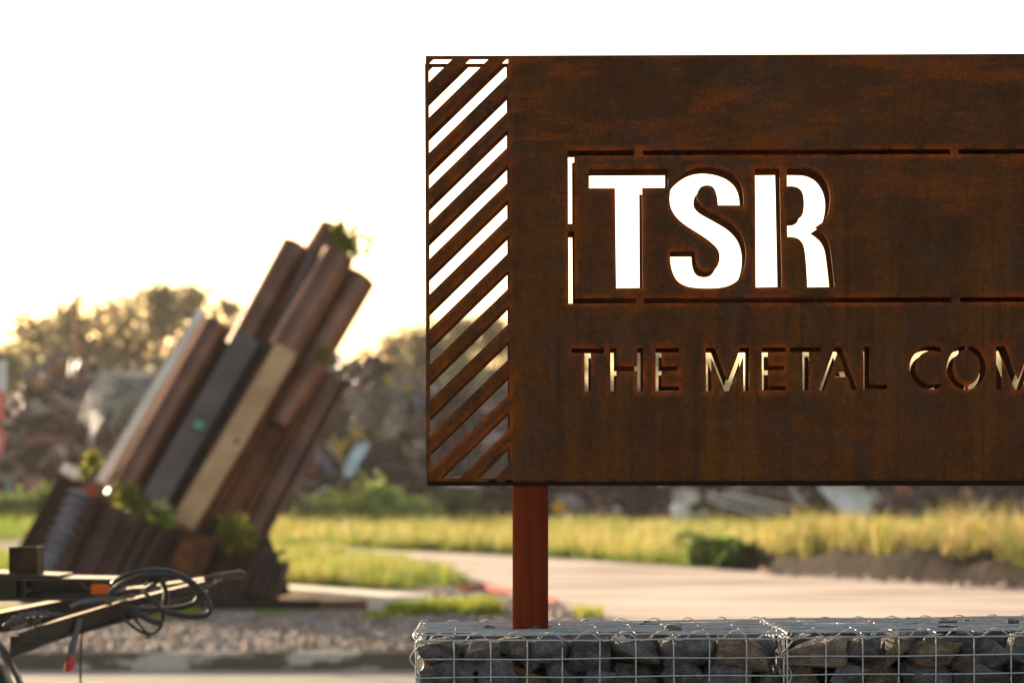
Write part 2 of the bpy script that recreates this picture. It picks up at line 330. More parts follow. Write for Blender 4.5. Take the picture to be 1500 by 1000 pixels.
# gravel stones (more than anybody could count)
def gravel(name, poly, n, smin, smax, label):
    p = rnd_poly(poly, n); ph = (1 + 5 ** .5) / 2
    ico = np.array([(-1, ph, 0), (1, ph, 0), (-1, -ph, 0), (1, -ph, 0), (0, -1, ph), (0, 1, ph), (0, -1, -ph), (0, 1, -ph), (ph, 0, -1), (ph, 0, 1), (-ph, 0, -1), (-ph, 0, 1)]) / 1.9
    tri = np.array([(0, 11, 5), (0, 5, 1), (0, 1, 7), (0, 7, 10), (0, 10, 11), (1, 5, 9), (5, 11, 4), (11, 10, 2), (10, 7, 6), (7, 1, 8), (3, 9, 4), (3, 4, 2), (3, 2, 6), (3, 6, 8), (3, 8, 9), (4, 9, 5), (2, 4, 11), (6, 2, 10), (8, 6, 7), (9, 8, 1)])
    s = RNG.uniform(smin, smax, n) * RNG.choice([.6, 1, 1.5], n, p=[.5, .38, .12]); an = RNG.uniform(0, 6.28, n)
    sh = ico[None] * (1 + RNG.normal(0, .17, (n, 12, 1))) * np.stack([s, s * RNG.uniform(.5, 1, n), s * RNG.uniform(.4, .8, n)], 1)[:, None]
    ca, sa = np.cos(an)[:, None], np.sin(an)[:, None]
    x = sh[..., 0] * ca - sh[..., 1] * sa; y = sh[..., 0] * sa + sh[..., 1] * ca
    V = np.stack([x + p[:, :1], y + p[:, 1:], sh[..., 2] + (s * .2)[:, None]], 2).reshape(-1, 3)
    T = (np.arange(n)[:, None, None] * 12 + tri[None]).reshape(-1, 3)
    pal = np.array([(.30, .24, .20), (.20, .18, .175), (.40, .31, .25), (.50, .42, .35), (.32, .19, .13), (.13, .11, .105), (.44, .27, .18), (.34, .32, .32)])
    cols = np.repeat(pal[RNG.integers(0, len(pal), n)] * RNG.uniform(.7, 1.2, (n, 1)), 12, 0)
    return tag(fast_mesh(name, V, T, M['stones'], cols), label, 'gravel', kind='stuff')
gravel('gravel', [(-6.6, KY + .12), (2.2, KY + .12), tuple(G(850, 902).xy), tuple(G(620, 900).xy), tuple(G(-100, 900).xy)], 15000, .022, .05, 'loose grey and brown gravel stones behind the kerb')
gravel('rubble', [tuple(G(a, b).xy) for a, b in [(612, 905), (850, 905), (800, 886), (740, 872), (640, 866)]], 4000, .03, .075, 'grey rubble stones beside the grass and road corner')
gravel('bank_rubble', [tuple(G(a, b).xy) for a, b in [(1120, 842), (1500, 866), (1500, 858), (1120, 832)]], 600, .03, .08, 'loose stones at the foot of the dark soil bank')

# kerb: separate concrete kerb stones read as one run
kt = thing('kerb', (-5, KY, SZ), 'weathered concrete kerb with pale patches in front of the gravel bed', 'kerb')
for i in range(14):
    x0 = -9.0 + i * 0.9
    m = MB(); e = .012
    m.prism([(-.06, 0), (.06, 0), (.06, .155), (.045, .172), (-.04, .172), (-.06, .15)], (x0 + .004, KY, SZ), (x0 + .896, KY, SZ), Vector((0, 1, 0)), Vector((0, 0, 1)))
    m.build('kerb_stone', M['kerb'], kt)
kt['kind'] = 'structure'

# red plastic strip
m = MB(); pts = [G(676, 866), G(690, 868), G(705, 864), G(722, 869), G(742, 872), G(765, 874), G(790, 880), G(806, 884), G(815, 887)]
m.tube([p + Vector((0, 0, .05)) for p in pts], [.05, .07, .045, .06, .055, .06, .05, .055, .03], 8)
tag(m.build('plastic_pipe', pm('faded_red', (.42, .05, .045), (.50, .15, .08), 2.5, .9)), 'faded red plastic pipe lying on the rubble behind the sign post', 'pipe')

# ================================================================ SIGN
YF = 6.530; PXM = YF / F
cuts = []
# left frame stripes
def sx(x, y): return x + (y - 82) * 0.0040         # the whole panel hangs a hair out of true
for k in range(-1, 14):
    yr = 162.7 + (k - 3) * 51.72; yl = yr + 113.0; th = 26.5
    x0, x1 = 628.0, 744.2
    poly = [(x0, yl - th), (x0, yl), (x1, yr), (x1, yr - th)]
    def clip(poly, yc, keep_below):
        out = []
        for i in range(len(poly)):
            a, b = poly[i], poly[(i + 1) % len(poly)]
            ia = (a[1] > yc) == keep_below; ib = (b[1] > yc) == keep_below
            if ia: out.append(a)
            if ia != ib:
                t = (yc - a[1]) / (b[1] - a[1]); out.append((a[0] + t * (b[0] - a[0]), yc))
        return out
    poly = clip(clip(poly, 87.3, True), 700.0, False)
    if len(poly) >= 3:
        ar = abs(sum(poly[i][0] * poly[(i + 1) % len(poly)][1] - poly[(i + 1) % len(poly)][0] * poly[i][1] for i in range(len(poly)))) / 2
        if ar > 60: cuts.append([(sx(x, y), y) for x, y in poly])
def line(x): return -(x - 832) * 0.0036
def hs(x0, x1, y): return [(x0, y + line(x0)), (x1, y + line(x1)), (x1, y + 7.3 + line(x1)), (x0, y + 7.3 + line(x0))]
cuts += [[(832, 220.5), (929.4, 220.2), (929.4, 228.0), (841, 228.3), (841.4, 327.6), (832.3, 327.6)],
         [(832.5, 339.2), (841.5, 339.2), (842, 437.0), (931, 436.7), (931, 443.9), (833, 444.4)],
         hs(941.4, 1392, 220.6), hs(1404, 1855, 220.6), hs(943, 1394, 437.2), hs(1406, 1857, 437.2),
         hs(1867, 2060, 220.6), hs(1869, 2060, 437.2)]
def zc(pts, sc_, ox, oy): return [(ox + x / sc_, oy + y / sc_) for x, y in pts]
def smooth_poly(pts, sub=4):
    """Catmull-Rom through points; a point with a third value is a sharp corner"""
    n = len(pts); out = []
    for i in range(n):
        p0, p1, p2, p3 = pts[i - 1], pts[i], pts[(i + 1) % n], pts[(i + 2) % n]
        c1, c2 = len(p1) > 2, len(p2) > 2
        a = p1 if c1 else p0; d = p2 if c2 else p3
        if c1 and c2: out.append(p1[:2]); continue
        for s in range(sub):
            t = s / sub
            out.append(tuple(0.5 * ((2 * p1[k]) + (-a[k] + p2[k]) * t + (2 * a[k] - 5 * p1[k] + 4 * p2[k] - d[k]) * t * t + (-a[k] + 3 * p1[k] - 3 * p2[k] + d[k]) * t ** 3) for k in (0, 1)))
    return out
Z7 = lambda p: zc(p, 3.409, 820, 200)
cuts.append(Z7([(146, 163), (541, 161), (541, 256), (411, 257), (413, 755), (282, 757), (276, 258), (146, 258)]))
S = [(437, 337, 1), (432, 290), (420, 240), (400, 208), (365, 197), (325, 205), (300, 232), (290, 268), (292, 300), (308, 328), (345, 358), (430, 405), (515, 455), (568, 502), (600, 545), (618, 590), (629, 645), (630, 700), (622, 760), (602, 820), (570, 862), (520, 893), (450, 911), (350, 915), (250, 908), (192, 890), (150, 858), (124, 812), (109, 760), (103, 705), (104, 655, 1), (275, 655, 1), (279, 705), (290, 752), (312, 784), (345, 797), (385, 797), (418, 780), (440, 745), (449, 695), (436, 645), (400, 605), (350, 565), (280, 520), (210, 475), (160, 433), (125, 388), (105, 340), (100, 285), (108, 225), (135, 175), (175, 135), (220, 104), (270, 82), (330, 71), (392, 72), (455, 84), (520, 110), (570, 150), (600, 200), (613, 262), (616, 337, 1)]
Z8 = lambda p: zc(p, 4.7607, 960, 230)
cuts.append(Z8(smooth_poly(S, 3)))
cuts.append(Z8([(695, 82), (865, 80), (882, 905), (700, 909)]))
Rr = [(917, 81, 1), (1040, 82), (1100, 94), (1150, 124), (1186, 170), (1208, 222), (1218, 285), (1213, 350), (1199, 408), (1172, 448), (1138, 474), (1112, 492, 1), (1142, 512), (1180, 545), (1207, 592), (1220, 645), (1235, 760), (1250, 905, 1), (1060, 908, 1), (1052, 760), (1040, 645), (1020, 592), (982, 563), (920, 556, 1), (918, 436, 1), (985, 434), (1020, 412), (1033, 370), (1036, 310), (1026, 250), (1000, 218), (960, 205), (918, 204, 1)]
cuts.append(Z8(smooth_poly(Rr, 3)))
A1 = lambda p: zc(p, 8.333, 820, 490); A2 = lambda p: zc(p, 8.333, 1000, 490); A3 = lambda p: zc(p, 8.333, 1160, 490); A4 = lambda p: zc(p, 8.333, 1320, 490)
cuts.append(A1([(143, 168), (540, 168), (540, 226), (378, 226), (378, 690), (303, 692), (301, 226), (143, 226)]))
cuts.append(A1([(618, 163), (692, 163), (692, 388), (945, 388), (945, 163), (1018, 163), (1020, 688), (947, 690), (946, 445), (692, 445), (692, 690), (620, 690)]))
def Eg(x, y): return [(x, y), (x + 288, y - 1), (x + 288, y + 55), (x + 74, y + 56), (x + 74, y + 222), (x + 272, y + 221), (x + 272, y + 277), (x + 74, y + 279), (x + 75, y + 469), (x + 290, y + 467), (x + 290, y + 524), (x + 2, y + 526)]
cuts.append(A1(Eg(1168, 163)))
Mg = [(282, 160), (390, 160), (549, 572), (705, 160), (812, 160), (810, 686), (740, 688), (741, 262), (590, 688), (508, 688), (351, 290), (352, 688), (285, 690)]
cuts.append(A2(Mg)); cuts.append(A2(Eg(966, 157)))
cuts.append([(1157, 508.8), (1203.4, 508.4), (1203.4, 515.2), (1185, 515.4), (1184.6, 571.2), (1175.8, 571.4), (1175.4, 515.4), (1157, 515.6)])
Ag = [(522, 150), (602, 150), (802, 673), (733, 675), (680, 515), (525, 516), (548, 452), (650, 452), (560, 215), (396, 680), (328, 681)]
cuts.append(A3(Ag))
cuts.append(A3([(874, 149), (946, 149), (946, 612), (1168, 610), (1168, 665), (877, 668)]))
def arc(cx, cy, rx, ry, a0, a1, n):
    return [(cx + rx * math.cos(R(a0 + (a1 - a0) * i / n)), cy - ry * math.sin(R(a0 + (a1 - a0) * i / n))) for i in range(n + 1)]
cuts.append(A4(arc(372, 403, 268, 266, 62, 298, 30) + arc(376, 403, 200, 208, 298, 60, 26)))
cuts.append(A4(arc(797, 403, 239, 267, 94.5, 265.5, 24) + arc(797, 403, 167, 211, 262, 98, 20)))
cuts.append(A4(arc(797, 403, 239, 267, -84.5, 84.5, 24) + arc(797, 403, 167, 211, 82, -82, 20)))
cuts.append([(x + 425.4, y - 2.4) for x, y in A2(Mg)])
# remainder of the last word, past the right edge of the picture
cuts.append([(1549, 506.5), (1560, 506.3), (1569, 509), (1574, 514), (1575.5, 523), (1573, 532), (1566, 538), (1558, 540), (1558, 570), (1549, 570.2), (1549, 527), (1558, 527), (1558, 533), (1563, 531), (1567, 523), (1564, 515), (1557, 513.4), (1549, 513.4)])
cuts.append([(x + 431, y - 2.4) for x, y in A3(Ag)])
cuts.append([(1694, 506), (1703, 506), (1730, 556), (1730, 506), (1738, 506), (1738, 569), (1730, 569), (1702, 518), (1702, 569), (1694, 569)])
cuts.append([(1750, 505.6), (1759, 505.6), (1772, 530), (1785, 505.5), (1794, 505.5), (1776, 538), (1776, 569), (1768, 569), (1768, 538)])
OUT = [(623.4, 82.0), (2105.0, 77.0), (2108.0, 702.8), (625.8, 705.3)]

def sign_mesh():
    pts, edges = [], []
    segs = []
    rings = [OUT] + cuts
    for r in rings:
        # resample
        rr = []
        for i in range(len(r)):
            a, b = np.array(r[i]), np.array(r[(i + 1) % len(r)]); L = np.hypot(*(b - a)); k = max(1, int(L / 12))
            rr += [tuple(a + (b - a) * j / k) for j in range(k)]
        n0 = len(pts); pts += rr; edges += [(n0 + i, n0 + (i + 1) % len(rr)) for i in range(len(rr))]
        segs += [(rr[i], rr[(i + 1) % len(rr)]) for i in range(len(rr))]
    hs_ = np.array(segs, float)
    nout = sum(max(1, int(np.hypot(OUT[i][0] - OUT[(i + 1) % 4][0], OUT[i][1] - OUT[(i + 1) % 4][1]) / 12)) for i in range(4))
    A, B = hs_[:, 0], hs_[:, 1]
    def dist(q, A=A, B=B):
        out = np.full(len(q), 1e9); AB = B - A; L2 = (AB ** 2).sum(1) + 1e-9
        for i in range(len(q)):
            t = np.clip(((q[i] - A) * AB).sum(1) / L2, 0, 1); d = A + AB * t[:, None] - q[i]; out[i] = (d ** 2).sum(1).min()
        return np.sqrt(out)
    cand = []
    g = np.stack(np.meshgrid(np.arange(630, 2100, 15), np.arange(88, 702, 15)), -1).reshape(-1, 2) + RNG.uniform(-3, 3, (98 * 41, 2))
    cand.append(g)
    mid = (A + B) / 2; nrm = np.stack([(B - A)[:, 1], -(B - A)[:, 0]], 1); nrm /= np.linalg.norm(nrm, axis=1)[:, None] + 1e-9
    for d in (-9, -4.5, 4.5, 9): cand.append(mid + nrm * d)
    q = np.vstack(cand); ins = inpoly(q, OUT)
    for c in cuts:
        c_ = np.array(c); bb = (q[:, 0] > c_[:, 0].min() - 1) & (q[:, 0] < c_[:, 0].max() + 1)
        idx = np.where(bb)[0]; ins[idx[inpoly(q[idx], c)]] = False
    q = q[ins]; d = dist(q); q = q[d > 3.0]
    allp = [Vector(p) for p in pts] + [Vector(p) for p in q]
    vo, eo, fo, _, _, _ = delaunay_2d_cdt(allp, edges, [], 0, 1e-4)
    V = np.array([tuple(v) for v in vo]); T = np.array([(f[0], f[i], f[i + 1]) for f in fo for i in range(1, len(f) - 1)])
    cen = V[T].mean(1); keep = inpoly(cen, OUT)
    for c in cuts: keep &= ~inpoly(cen, c)
    T = T[keep]
    dd = dist(V, A[nout:], B[nout:]); rust = np.clip(1 - dd / 9.0, 0, 1) ** 1.3
    # edge rust only patchily round the cuts
    return V, T, rust
SV, ST, SRUST = sign_mesh()
def sign_plate(name, Yfront, thick, dx, dz, parent):
    X = (SV[:, 0] - 750) * PXM + dx; Zz = CAMH - (SV[:, 1] - HOR) * PXM + dz; n = len(SV)
    V = np.vstack([np.c_[X, np.full(n, Yfront), Zz], np.c_[X, np.full(n, Yfront + thick), Zz]])
    e = {}
    for t in ST:
        for a, b in ((t[0], t[1]), (t[1], t[2]), (t[2], t[0])): e[(a, b)] = 1
    bd = [(a, b) for (a, b) in e if (b, a) not in e]
    a, b = zip(*bd); a = np.array(a); b = np.array(b)
    side = np.vstack([np.c_[b, a, a + n], np.c_[b, a + n, b + n]])
    # winding: SV is y-down, so triangles flip
    p = SV[ST]; area = np.cross(p[:, 1] - p[:, 0], p[:, 2] - p[:, 0]).mean()
    Ff = ST if area < 0 else ST[:, ::-1]
    T = np.vstack([Ff, Ff[:, ::-1] + n, side])
    cols = np.repeat(np.r_[SRUST * (dx == 0), SRUST * 0][:, None], 3, 1)
    o = fast_mesh(name, V, T, M['corten'], cols, parent=parent)
    bm = bmesh.new(); bm.from_mesh(o.data); bmesh.ops.recalc_face_normals(bm, faces=bm.faces); bm.to_mesh(o.data); bm.free()
    return o
pz = CAMH - (707 - HOR) * PXM
sg = thing('company_sign', ((777 - 750) * PXM, YF + .035, SZ), 'large brown rusty steel sign with cut-out letters and slanted stripes on square posts', 'sign')
sign_plate('front_plate', YF, .003, 0, 0, sg)
sign_plate('back_plate', YF + .067, .003, -2.4 * PXM, -5.1 * PXM, sg)
m = MB(); xl = (624.0 - 750) * PXM; m.box((xl + .001, YF + .0032, pz + .004), (xl + .004, YF + .0668, CAMH - (84 - HOR) * PXM)); m.build('side_plate', M['corten'], sg)
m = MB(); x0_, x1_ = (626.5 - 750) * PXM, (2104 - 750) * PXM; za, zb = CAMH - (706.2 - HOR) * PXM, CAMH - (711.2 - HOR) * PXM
m.box((x0_, YF + .0035, zb), (x1_, YF + .011, za + .006)); m.build('bottom_shade_strip', pm('shade_black', (.010, .006, .004), None), sg)  # near-black strip added to stand in for the shade under the panel
for pxc in (777.0, 1980.0):
    x = (pxc - 750) * PXM * 1.002; hw = .0503; m = MB(); y0, y1 = 6.5430, 6.5930; c = .006
    m.prism([(-hw + c, y0), (hw - c, y0), (hw, y0 + c), (hw, y1 - c), (hw - c, y1), (-hw + c, y1), (-hw, y1 - c), (-hw, y0 + c)],
            (x, 0, SZ), (x, 0, CAMH + (HOR - 120) * PXM * .98 if pxc > 800 else 1.66), Vector((1, 0, 0)), Vector((0, 1, 0)))
    m.build('post', M['post'], sg)

# ================================================================ GABIONS
def make_rock(seed):
    rg = random.Random(seed); bm = bmesh.new()
    for _ in range(12):
        v = Vector((rg.uniform(-1, 1), rg.uniform(-1, 1), rg.uniform(-1, 1)))
        k = max(abs(v.x), abs(v.y), abs(v.z)); v = v / k * rg.uniform(.92, 1.06); bm.verts.new((v.x, v.y * .95, v.z))
    r = bmesh.ops.convex_hull(bm, input=bm.verts); bmesh.ops.delete(bm, geom=[g for g in r['geom_interior'] if isinstance(g, bmesh.types.BMVert)], context='VERTS')
    bmesh.ops.bevel(bm, geom=list(bm.edges), offset=.028, segments=1, affect='EDGES', profile=.6)
    for v in bm.verts: v.co = Vector([max(-1.0, min(1.0, c_)) for c_ in v.co])
    bmesh.ops.triangulate(bm, faces=bm.faces); bmesh.ops.subdivide_edges(bm, edges=bm.edges, cuts=2)
    for v in bm.verts:
        p = v.co * 1.6 + Vector((seed, 0, 0)); v.co += v.co.normalized() * (.05 * noise.noise(p * 1.2) + .016 * noise.noise(p * 6))
    bmesh.ops.recalc_face_normals(bm, faces=bm.faces)
    me = bpy.data.meshes.new('stone'); bm.to_mesh(me); bm.free()
    for p in me.polygons: p.use_smooth = True
    me.set_sharp_from_angle(angle=R(11)); return me
ROCKS = {}
kinds = {'st_dark': ('dark grey', 14), 'st_blue': ('blue grey', 6), 'st_brown': ('brown grey', 8), 'st_ochre': ('orange brown', 3), 'st_tan': ('pale tan', 3)}
for kk, (nm, cnt) in kinds.items():
    ROCKS[kk] = []
    for i in range(cnt):
        me = make_rock(hash(kk) % 97 + i * 13 if False else (sorted(kinds).index(kk) * 40 + i)); me.materials.append(M[kk]); ROCKS[kk].append(me)
def helix(m, a, b, r, pitch, wr, ph=0.0, n=16, ell=None):
    a, b = Vector(a), Vector(b); t = (b - a).normalized(); L = (b - a).length
    u = Vector((0, 0, 1)) if abs(t.z) < .9 else Vector((1, 0, 0)); u = (u - t * u.dot(t)).normalized(); v = t.cross(u)
    N = int(L / pitch * n); pts = []
    for i in range(N + 1):
        s = i / n * pitch; an = 2 * math.pi * i / n + ph; k = 1 + .14 * math.sin(i * .37)
        pts.append(a + t * min(s, L) + (u * math.cos(an) + v * math.sin(an)) * r * k)
    m.tube(pts, wr, 6)
DPT = 0.615; WR = .0021
ORD = ('first second third fourth fifth sixth seventh eighth ninth tenth eleventh twelfth thirteenth fourteenth fifteenth sixteenth seventeenth eighteenth').split()
def gabion(idx, px0, px1, zoff, slope, where):
    Y0 = 6.300; x0, x1 = (px0 - 750) * Y0 / F, (px1 - 750) * Y0 / F
    zt = CAMH - 213 * Y0 / F + zoff; L = x1 - x0
    def zz(x): return (x - x0) * slope
    t = thing('wire_basket', ((x0 + x1) / 2, Y0 + DPT / 2, SZ), where, 'gabion', 'stone filled wire baskets under the sign')
    rg = random.Random(idx * 31 + 5)
    def wav(p, q, m, r=WR, k=7, amp=.0016):
        p, q = Vector(p), Vector(q); a1, a2 = rg.uniform(0, 6), rg.uniform(0, 6)
        m.tube([p.lerp(q, i / k) + Vector((amp * math.sin(a1 + i * 1.3), amp * .6 * math.sin(a2 + i), amp * math.sin(a2 + i * 1.1))) for i in range(k + 1)], r, 6)
    # front and back panels
    for Yp, nm in ((Y0, 'front_mesh'), (Y0 + DPT, 'back_mesh')):
        m = MB(); ztp = zt - .0165
        for i in range(11):
            x = x0 + L * i / 10 + (rg.uniform(-.002, .002) if 0 < i < 10 else 0)
            wav((x, Yp + .004, SZ + .02), (x, Yp + .004, ztp + zz(x) + .001), m)
        k = 0
        while ztp - k * .05 > SZ + .02:
            z = ztp - k * .05 + rg.uniform(-.001, .001)
            wav((x0 - .003, Yp, z), (x1 + .003, Yp, z + zz(x1)), m, WR * (1.25 if k == 0 else 1), 10, .0013); k += 1
        m.build(nm, M['wire'], t)
    for xs, nm in ((x0, 'side_mesh'), (x1, 'side_mesh')):
        m = MB()
        for i in range(7): yy = Y0 + DPT * i / 6; wav((xs, yy, SZ + .02), (xs, yy, zt - .016 + zz(xs)), m)
        k = 0
        while zt - .016 - k * .05 > SZ + .02: z = zt - .016 - k * .05; wav((xs + .004, Y0, z + zz(xs)), (xs + .004, Y0 + DPT, z + zz(xs)), m); k += 1
        m.build(nm, M['wire'], t)
    m = MB()                                        # lid
    for k in range(13):
        yy = Y0 + DPT * k / 12; wav((x0, yy, zt + rg.uniform(-.001, .001)), (x1, yy, zt + zz(x1) + rg.uniform(-.001, .001)), m, WR * (1.3 if k in (0, 12) else 1), 10, .0012)
    for i in range(11):
        x = x0 + L * i / 10; wav((x, Y0, zt - .004 + zz(x)), (x, Y0 + DPT, zt - .004 + zz(x)), m)
    m.build('lid_mesh', M['wire'], t)
    for (a, b, r, pt, ph) in (((x0, Y0 - .001, zt - .008), (x1, Y0 - .001, zt - .008 + zz(x1)), .0125, .1, 2.2),
                          ((x0, Y0 + DPT, zt - .006), (x1, Y0 + DPT, zt - .006 + zz(x1)), .0135, .1, 1.0),
                          ((x0, Y0, zt - .004), (x0, Y0 + DPT, zt - .004), .0125, .1, 0),
                          ((x1, Y0, zt - .004 + zz(x1)), (x1, Y0 + DPT, zt - .004 + zz(x1)), .0125, .1, 0),
                          ((x0 - .002, Y0, zt - .03), (x0 - .002, Y0, SZ + .1), .0135, .1, 1.0)):
        m = MB(); helix(m, a, b, r, pt, .0019, ph); m.build('joining_spiral', M['wire'], t)
    # stones --------------------------------------------------
    nms = []; sides = ('left', 'right')[idx]
    def name_row(fmt):
        for i, o in enumerate(sorted(nms, key=lambda o: o.location.x)): o['label'] = fmt.format(c=o['tmp'], n=ORD[i], s=sides); del o['tmp']
        nms.clear()
    def stone(x, Y, z, sx_, sy_, sz_, kk, label=None):
        me = rg.choice(ROCKS[kk]); o = bpy.data.objects.new('stone', me); C.objects.link(o)
        o.location = (x, Y, z); o.rotation_euler = (rg.uniform(-.25, .25), rg.uniform(-.22, .22), rg.uniform(-.25, .25) + rg.choice([0, math.pi]))
        o.scale = (sx_, sy_, sz_)
        nm = kinds[kk][0]; side = ('left', 'right')[idx]
        tag(o, label or f'{nm} broken stone packed in the {side} wire basket', 'stone', f'{nm} stones in the {side} wire basket')
        nms.append(o); o['tmp'] = nm; return o
    pick = lambda: rg.choices(list(kinds), [8, 7, 3.5, .6, .8])[0]
    # front face courses
    ztop = zt - .012; rows = [(.043, .044), (.122, .052), (.215, .056)]
    for rI, (dz, hh) in enumerate(rows):
        x = x0 + .012 - rg.uniform(0, .02)
        while x < x1 - .03:
            wd = rg.uniform(.085, .165); wd = min(wd, x1 - .006 - x)
            if wd < .05: break
            h = hh * rg.uniform(.82, 1.15); dp = rg.uniform(.05, .075)
            stone(x + wd / 2, Y0 + .012 + dp * .85, ztop - dz + zz(x) + rg.uniform(-.012, .010), wd * .52, dp, h * 1.02, pick())
            if rg.random() < .35: stone(x + wd, Y0 + .05 + .02, ztop - dz + zz(x) + rg.choice([-.032, .026]), .024, .022, .02, pick())
            x += wd * rg.uniform(.93, 1.0)
        name_row('{c} stone, {n} from the left in the ' + ('top', 'second', 'third')[rI] + ' front course of the {s} basket')
    # inner and top courses
    for j, yy in enumerate((.165, .27, .375, .475, .555)):
        x = x0 + .02
        while x < x1 - .04:
            wd = rg.uniform(.10, .17); xc = x + wd / 2
            if abs(xc - 27 * PXM) < .05 + wd * .5 and yy in (.165, .27): x += .05; continue
            stone(min(xc, x1 - wd / 2), Y0 + yy, zt - .055 + zz(x) + rg.uniform(-.012, .006), wd * .55, .062, .045 * rg.uniform(.8, 1.1), pick()); x += wd * .97
        name_row('{c} stone, {n} from the left in the ' + ORD[j] + ' row back inside the {s} basket')
    if idx == 0:
        for dz in (.05, .13, .21): stone(27 * PXM, Y0 + .165, zt - dz - .01, .085, .05, .048, pick())
        name_row('{c} stone, {n} of those wedged before the post inside the {s} basket')
    for _ in range(7):                              # small bits poking through the lid
        x = rg.uniform(x0 + .05, x1 - .05)
        stone(x, Y0 + rg.uniform(.08, .5), zt - .006 + zz(x), rg.uniform(.018, .032), .02, rg.uniform(.010, .017), rg.choice(['st_dark', 'st_blue', 'st_brown']),
              None)
    name_row('small {c} stone on the lid wires, {n} from the left on the {s} basket')
    return t, x0, x1, zt
gb = [gabion(0, 610, 1148, 0, 0.0072, 'left wire basket full of stones that the rusty post rises from'),
      gabion(1, 1154, 1698, .0085, 0.0098, 'right wire basket full of stones beyond the double joint wires')]
# lower fill, below the picture: one mass
V_, T_, c_ = [], [], []
bmx = MB()
for (_, x0, x1, zt) in gb:
    for j in range(11):
        z = SZ + .07 + j * .115
        for s_ in range(11):
            for d_ in range(3):
                me = random.choice(ROCKS['st_dark']); loc = Vector((x0 + .07 + s_ * .088, 6.3 + .085 + d_ * .21 + (.03 if z > 1.0 else 0), z + random.uniform(-.01, .01)))
                sc3 = Vector((.062, .065, .062)); hull = [v.co for v in me.vertices][::1]
                if z > 1.11 or (z > 1.0 and d_ == 0): continue
                cube = [(-1, -1, -1), (1, -1, -1), (1, 1, -1), (-1, 1, -1), (-1, -1, 1), (1, -1, 1), (1, 1, 1), (-1, 1, 1), (0, -1.25, 0), (0, 1.25, 0), (0, 0, 1.2), (0, 0, -1.2)]
                vv = [Vector((a * random.uniform(.6, .95) * sc3.x, b * random.uniform(.6, .95) * sc3.y, c * random.uniform(.6, .95) * sc3.z)) + loc for a, b, c in cube]
                bmx.add(vv, [(0, 1, 8), (1, 5, 8), (5, 4, 8), (4, 0, 8), (2, 3, 9), (3, 7, 9), (7, 6, 9), (6, 2, 9), (4, 5, 10), (5, 6, 10), (6, 7, 10), (7, 4, 10), (1, 0, 11), (2, 1, 11), (3, 2, 11), (0, 3, 11), (0, 4, 7, 3), (1, 2, 6, 5)])
tag(bmx.build('stone_fill', M['st_dark']), 'dark stone fill in the lower part of the wire baskets', 'stones', kind='stuff')

# ================================================================ LEANING STEEL MONUMENT
YS = 31.4; U = YS / F
def SP(px, py, dy=0.0): return P(px, py, YS + dy + .42 * max(0.0, 893 - py) * U)      # the bundle also leans away
mon = thing('steel_monument', SP(300, 890, .8), 'leaning bundle of rusty brown steel pipes and sheet piles on dark base beams', 'monument')
mon.location.z = 0; BASE[mon] = Vector(mon.location)
def beam(name, bot, top, prof, dy, mat, smooth=False, skew=0.0):
    a, b = SP(*bot, dy), SP(*top, dy + skew); t = (b - a).normalized(); dpt = (Vector((0, 1, 0)) - t * t.y).normalized(); side = t.cross(dpt)
    if side.x < 0: side = -side
    m = MB(); m.prism([(u * U, v * U) for u, v in prof], a, b, side, dpt, smooth=smooth); return m.build(name, mat, mon)
def pipe(name, bot, top, w_, dy, mat, wall=3.0):
    a, b = SP(*bot, dy), SP(*top, dy); t = (b - a).normalized(); r = w_ / 2 * U * (1 + .42 * max(0, 893 - (bot[1] + top[1]) / 2) / F); ri = r - wall * U; n = 28
    u = t.orthogonal().normalized(); v = t.cross(u); m = MB(); dep = 30 * U
    ring = lambda c, rr: [c + (u * math.cos(2 * math.pi * k / n) + v * math.sin(2 * math.pi * k / n)) * rr for k in range(n)]
    A, B_, Cc, D = ring(a, r), ring(b, r), ring(b, ri), ring(b - t * dep, ri)
    q = lambda o1, o2: [(o1 + k, o1 + (k + 1) % n, o2 + (k + 1) % n, o2 + k) for k in range(n)]
    m.add(A + B_, q(0, n), smooth=True); m.add(B_ + Cc, q(0, n)); m.add(Cc + D, q(0, n), smooth=True); m.add(D, [tuple(range(n))]); m.add(A, [tuple(range(n))[::-1]])
    return m.build(name, mat, mon)
def rect(w_, d, x=0, y=0): return [(x - w_ / 2, y - d / 2), (x + w_ / 2, y - d / 2), (x + w_ / 2, y + d / 2), (x - w_ / 2, y + d / 2)]
def upile(w_, d, t=4):      # corrugated sheet pile section, open to the front
    h = w_ / 2
    return [(-h, -d), (-h + t, -d), (-h * .45, 0), (h * .45, 0), (h - t, -d), (h, -d), (h, -d + t), (h - t * 1.2, -d + t), (h * .55, t), (-h * .55, t), (-h + t * 1.2, -d + t), (-h, -d + t)]
def rib(w_, d, n_, t=4):    # ribbed section
    top = []; s = w_ / n_
    for i in range(n_):
        x = -w_ / 2 + i * s; top += [(x, 0), (x + s * .25, 0), (x + s * .35, -d), (x + s * .65, -d), (x + s * .75, 0)]
    return top + [(w_ / 2, 0), (w_ / 2, t * 2), (-w_ / 2, t * 2)]
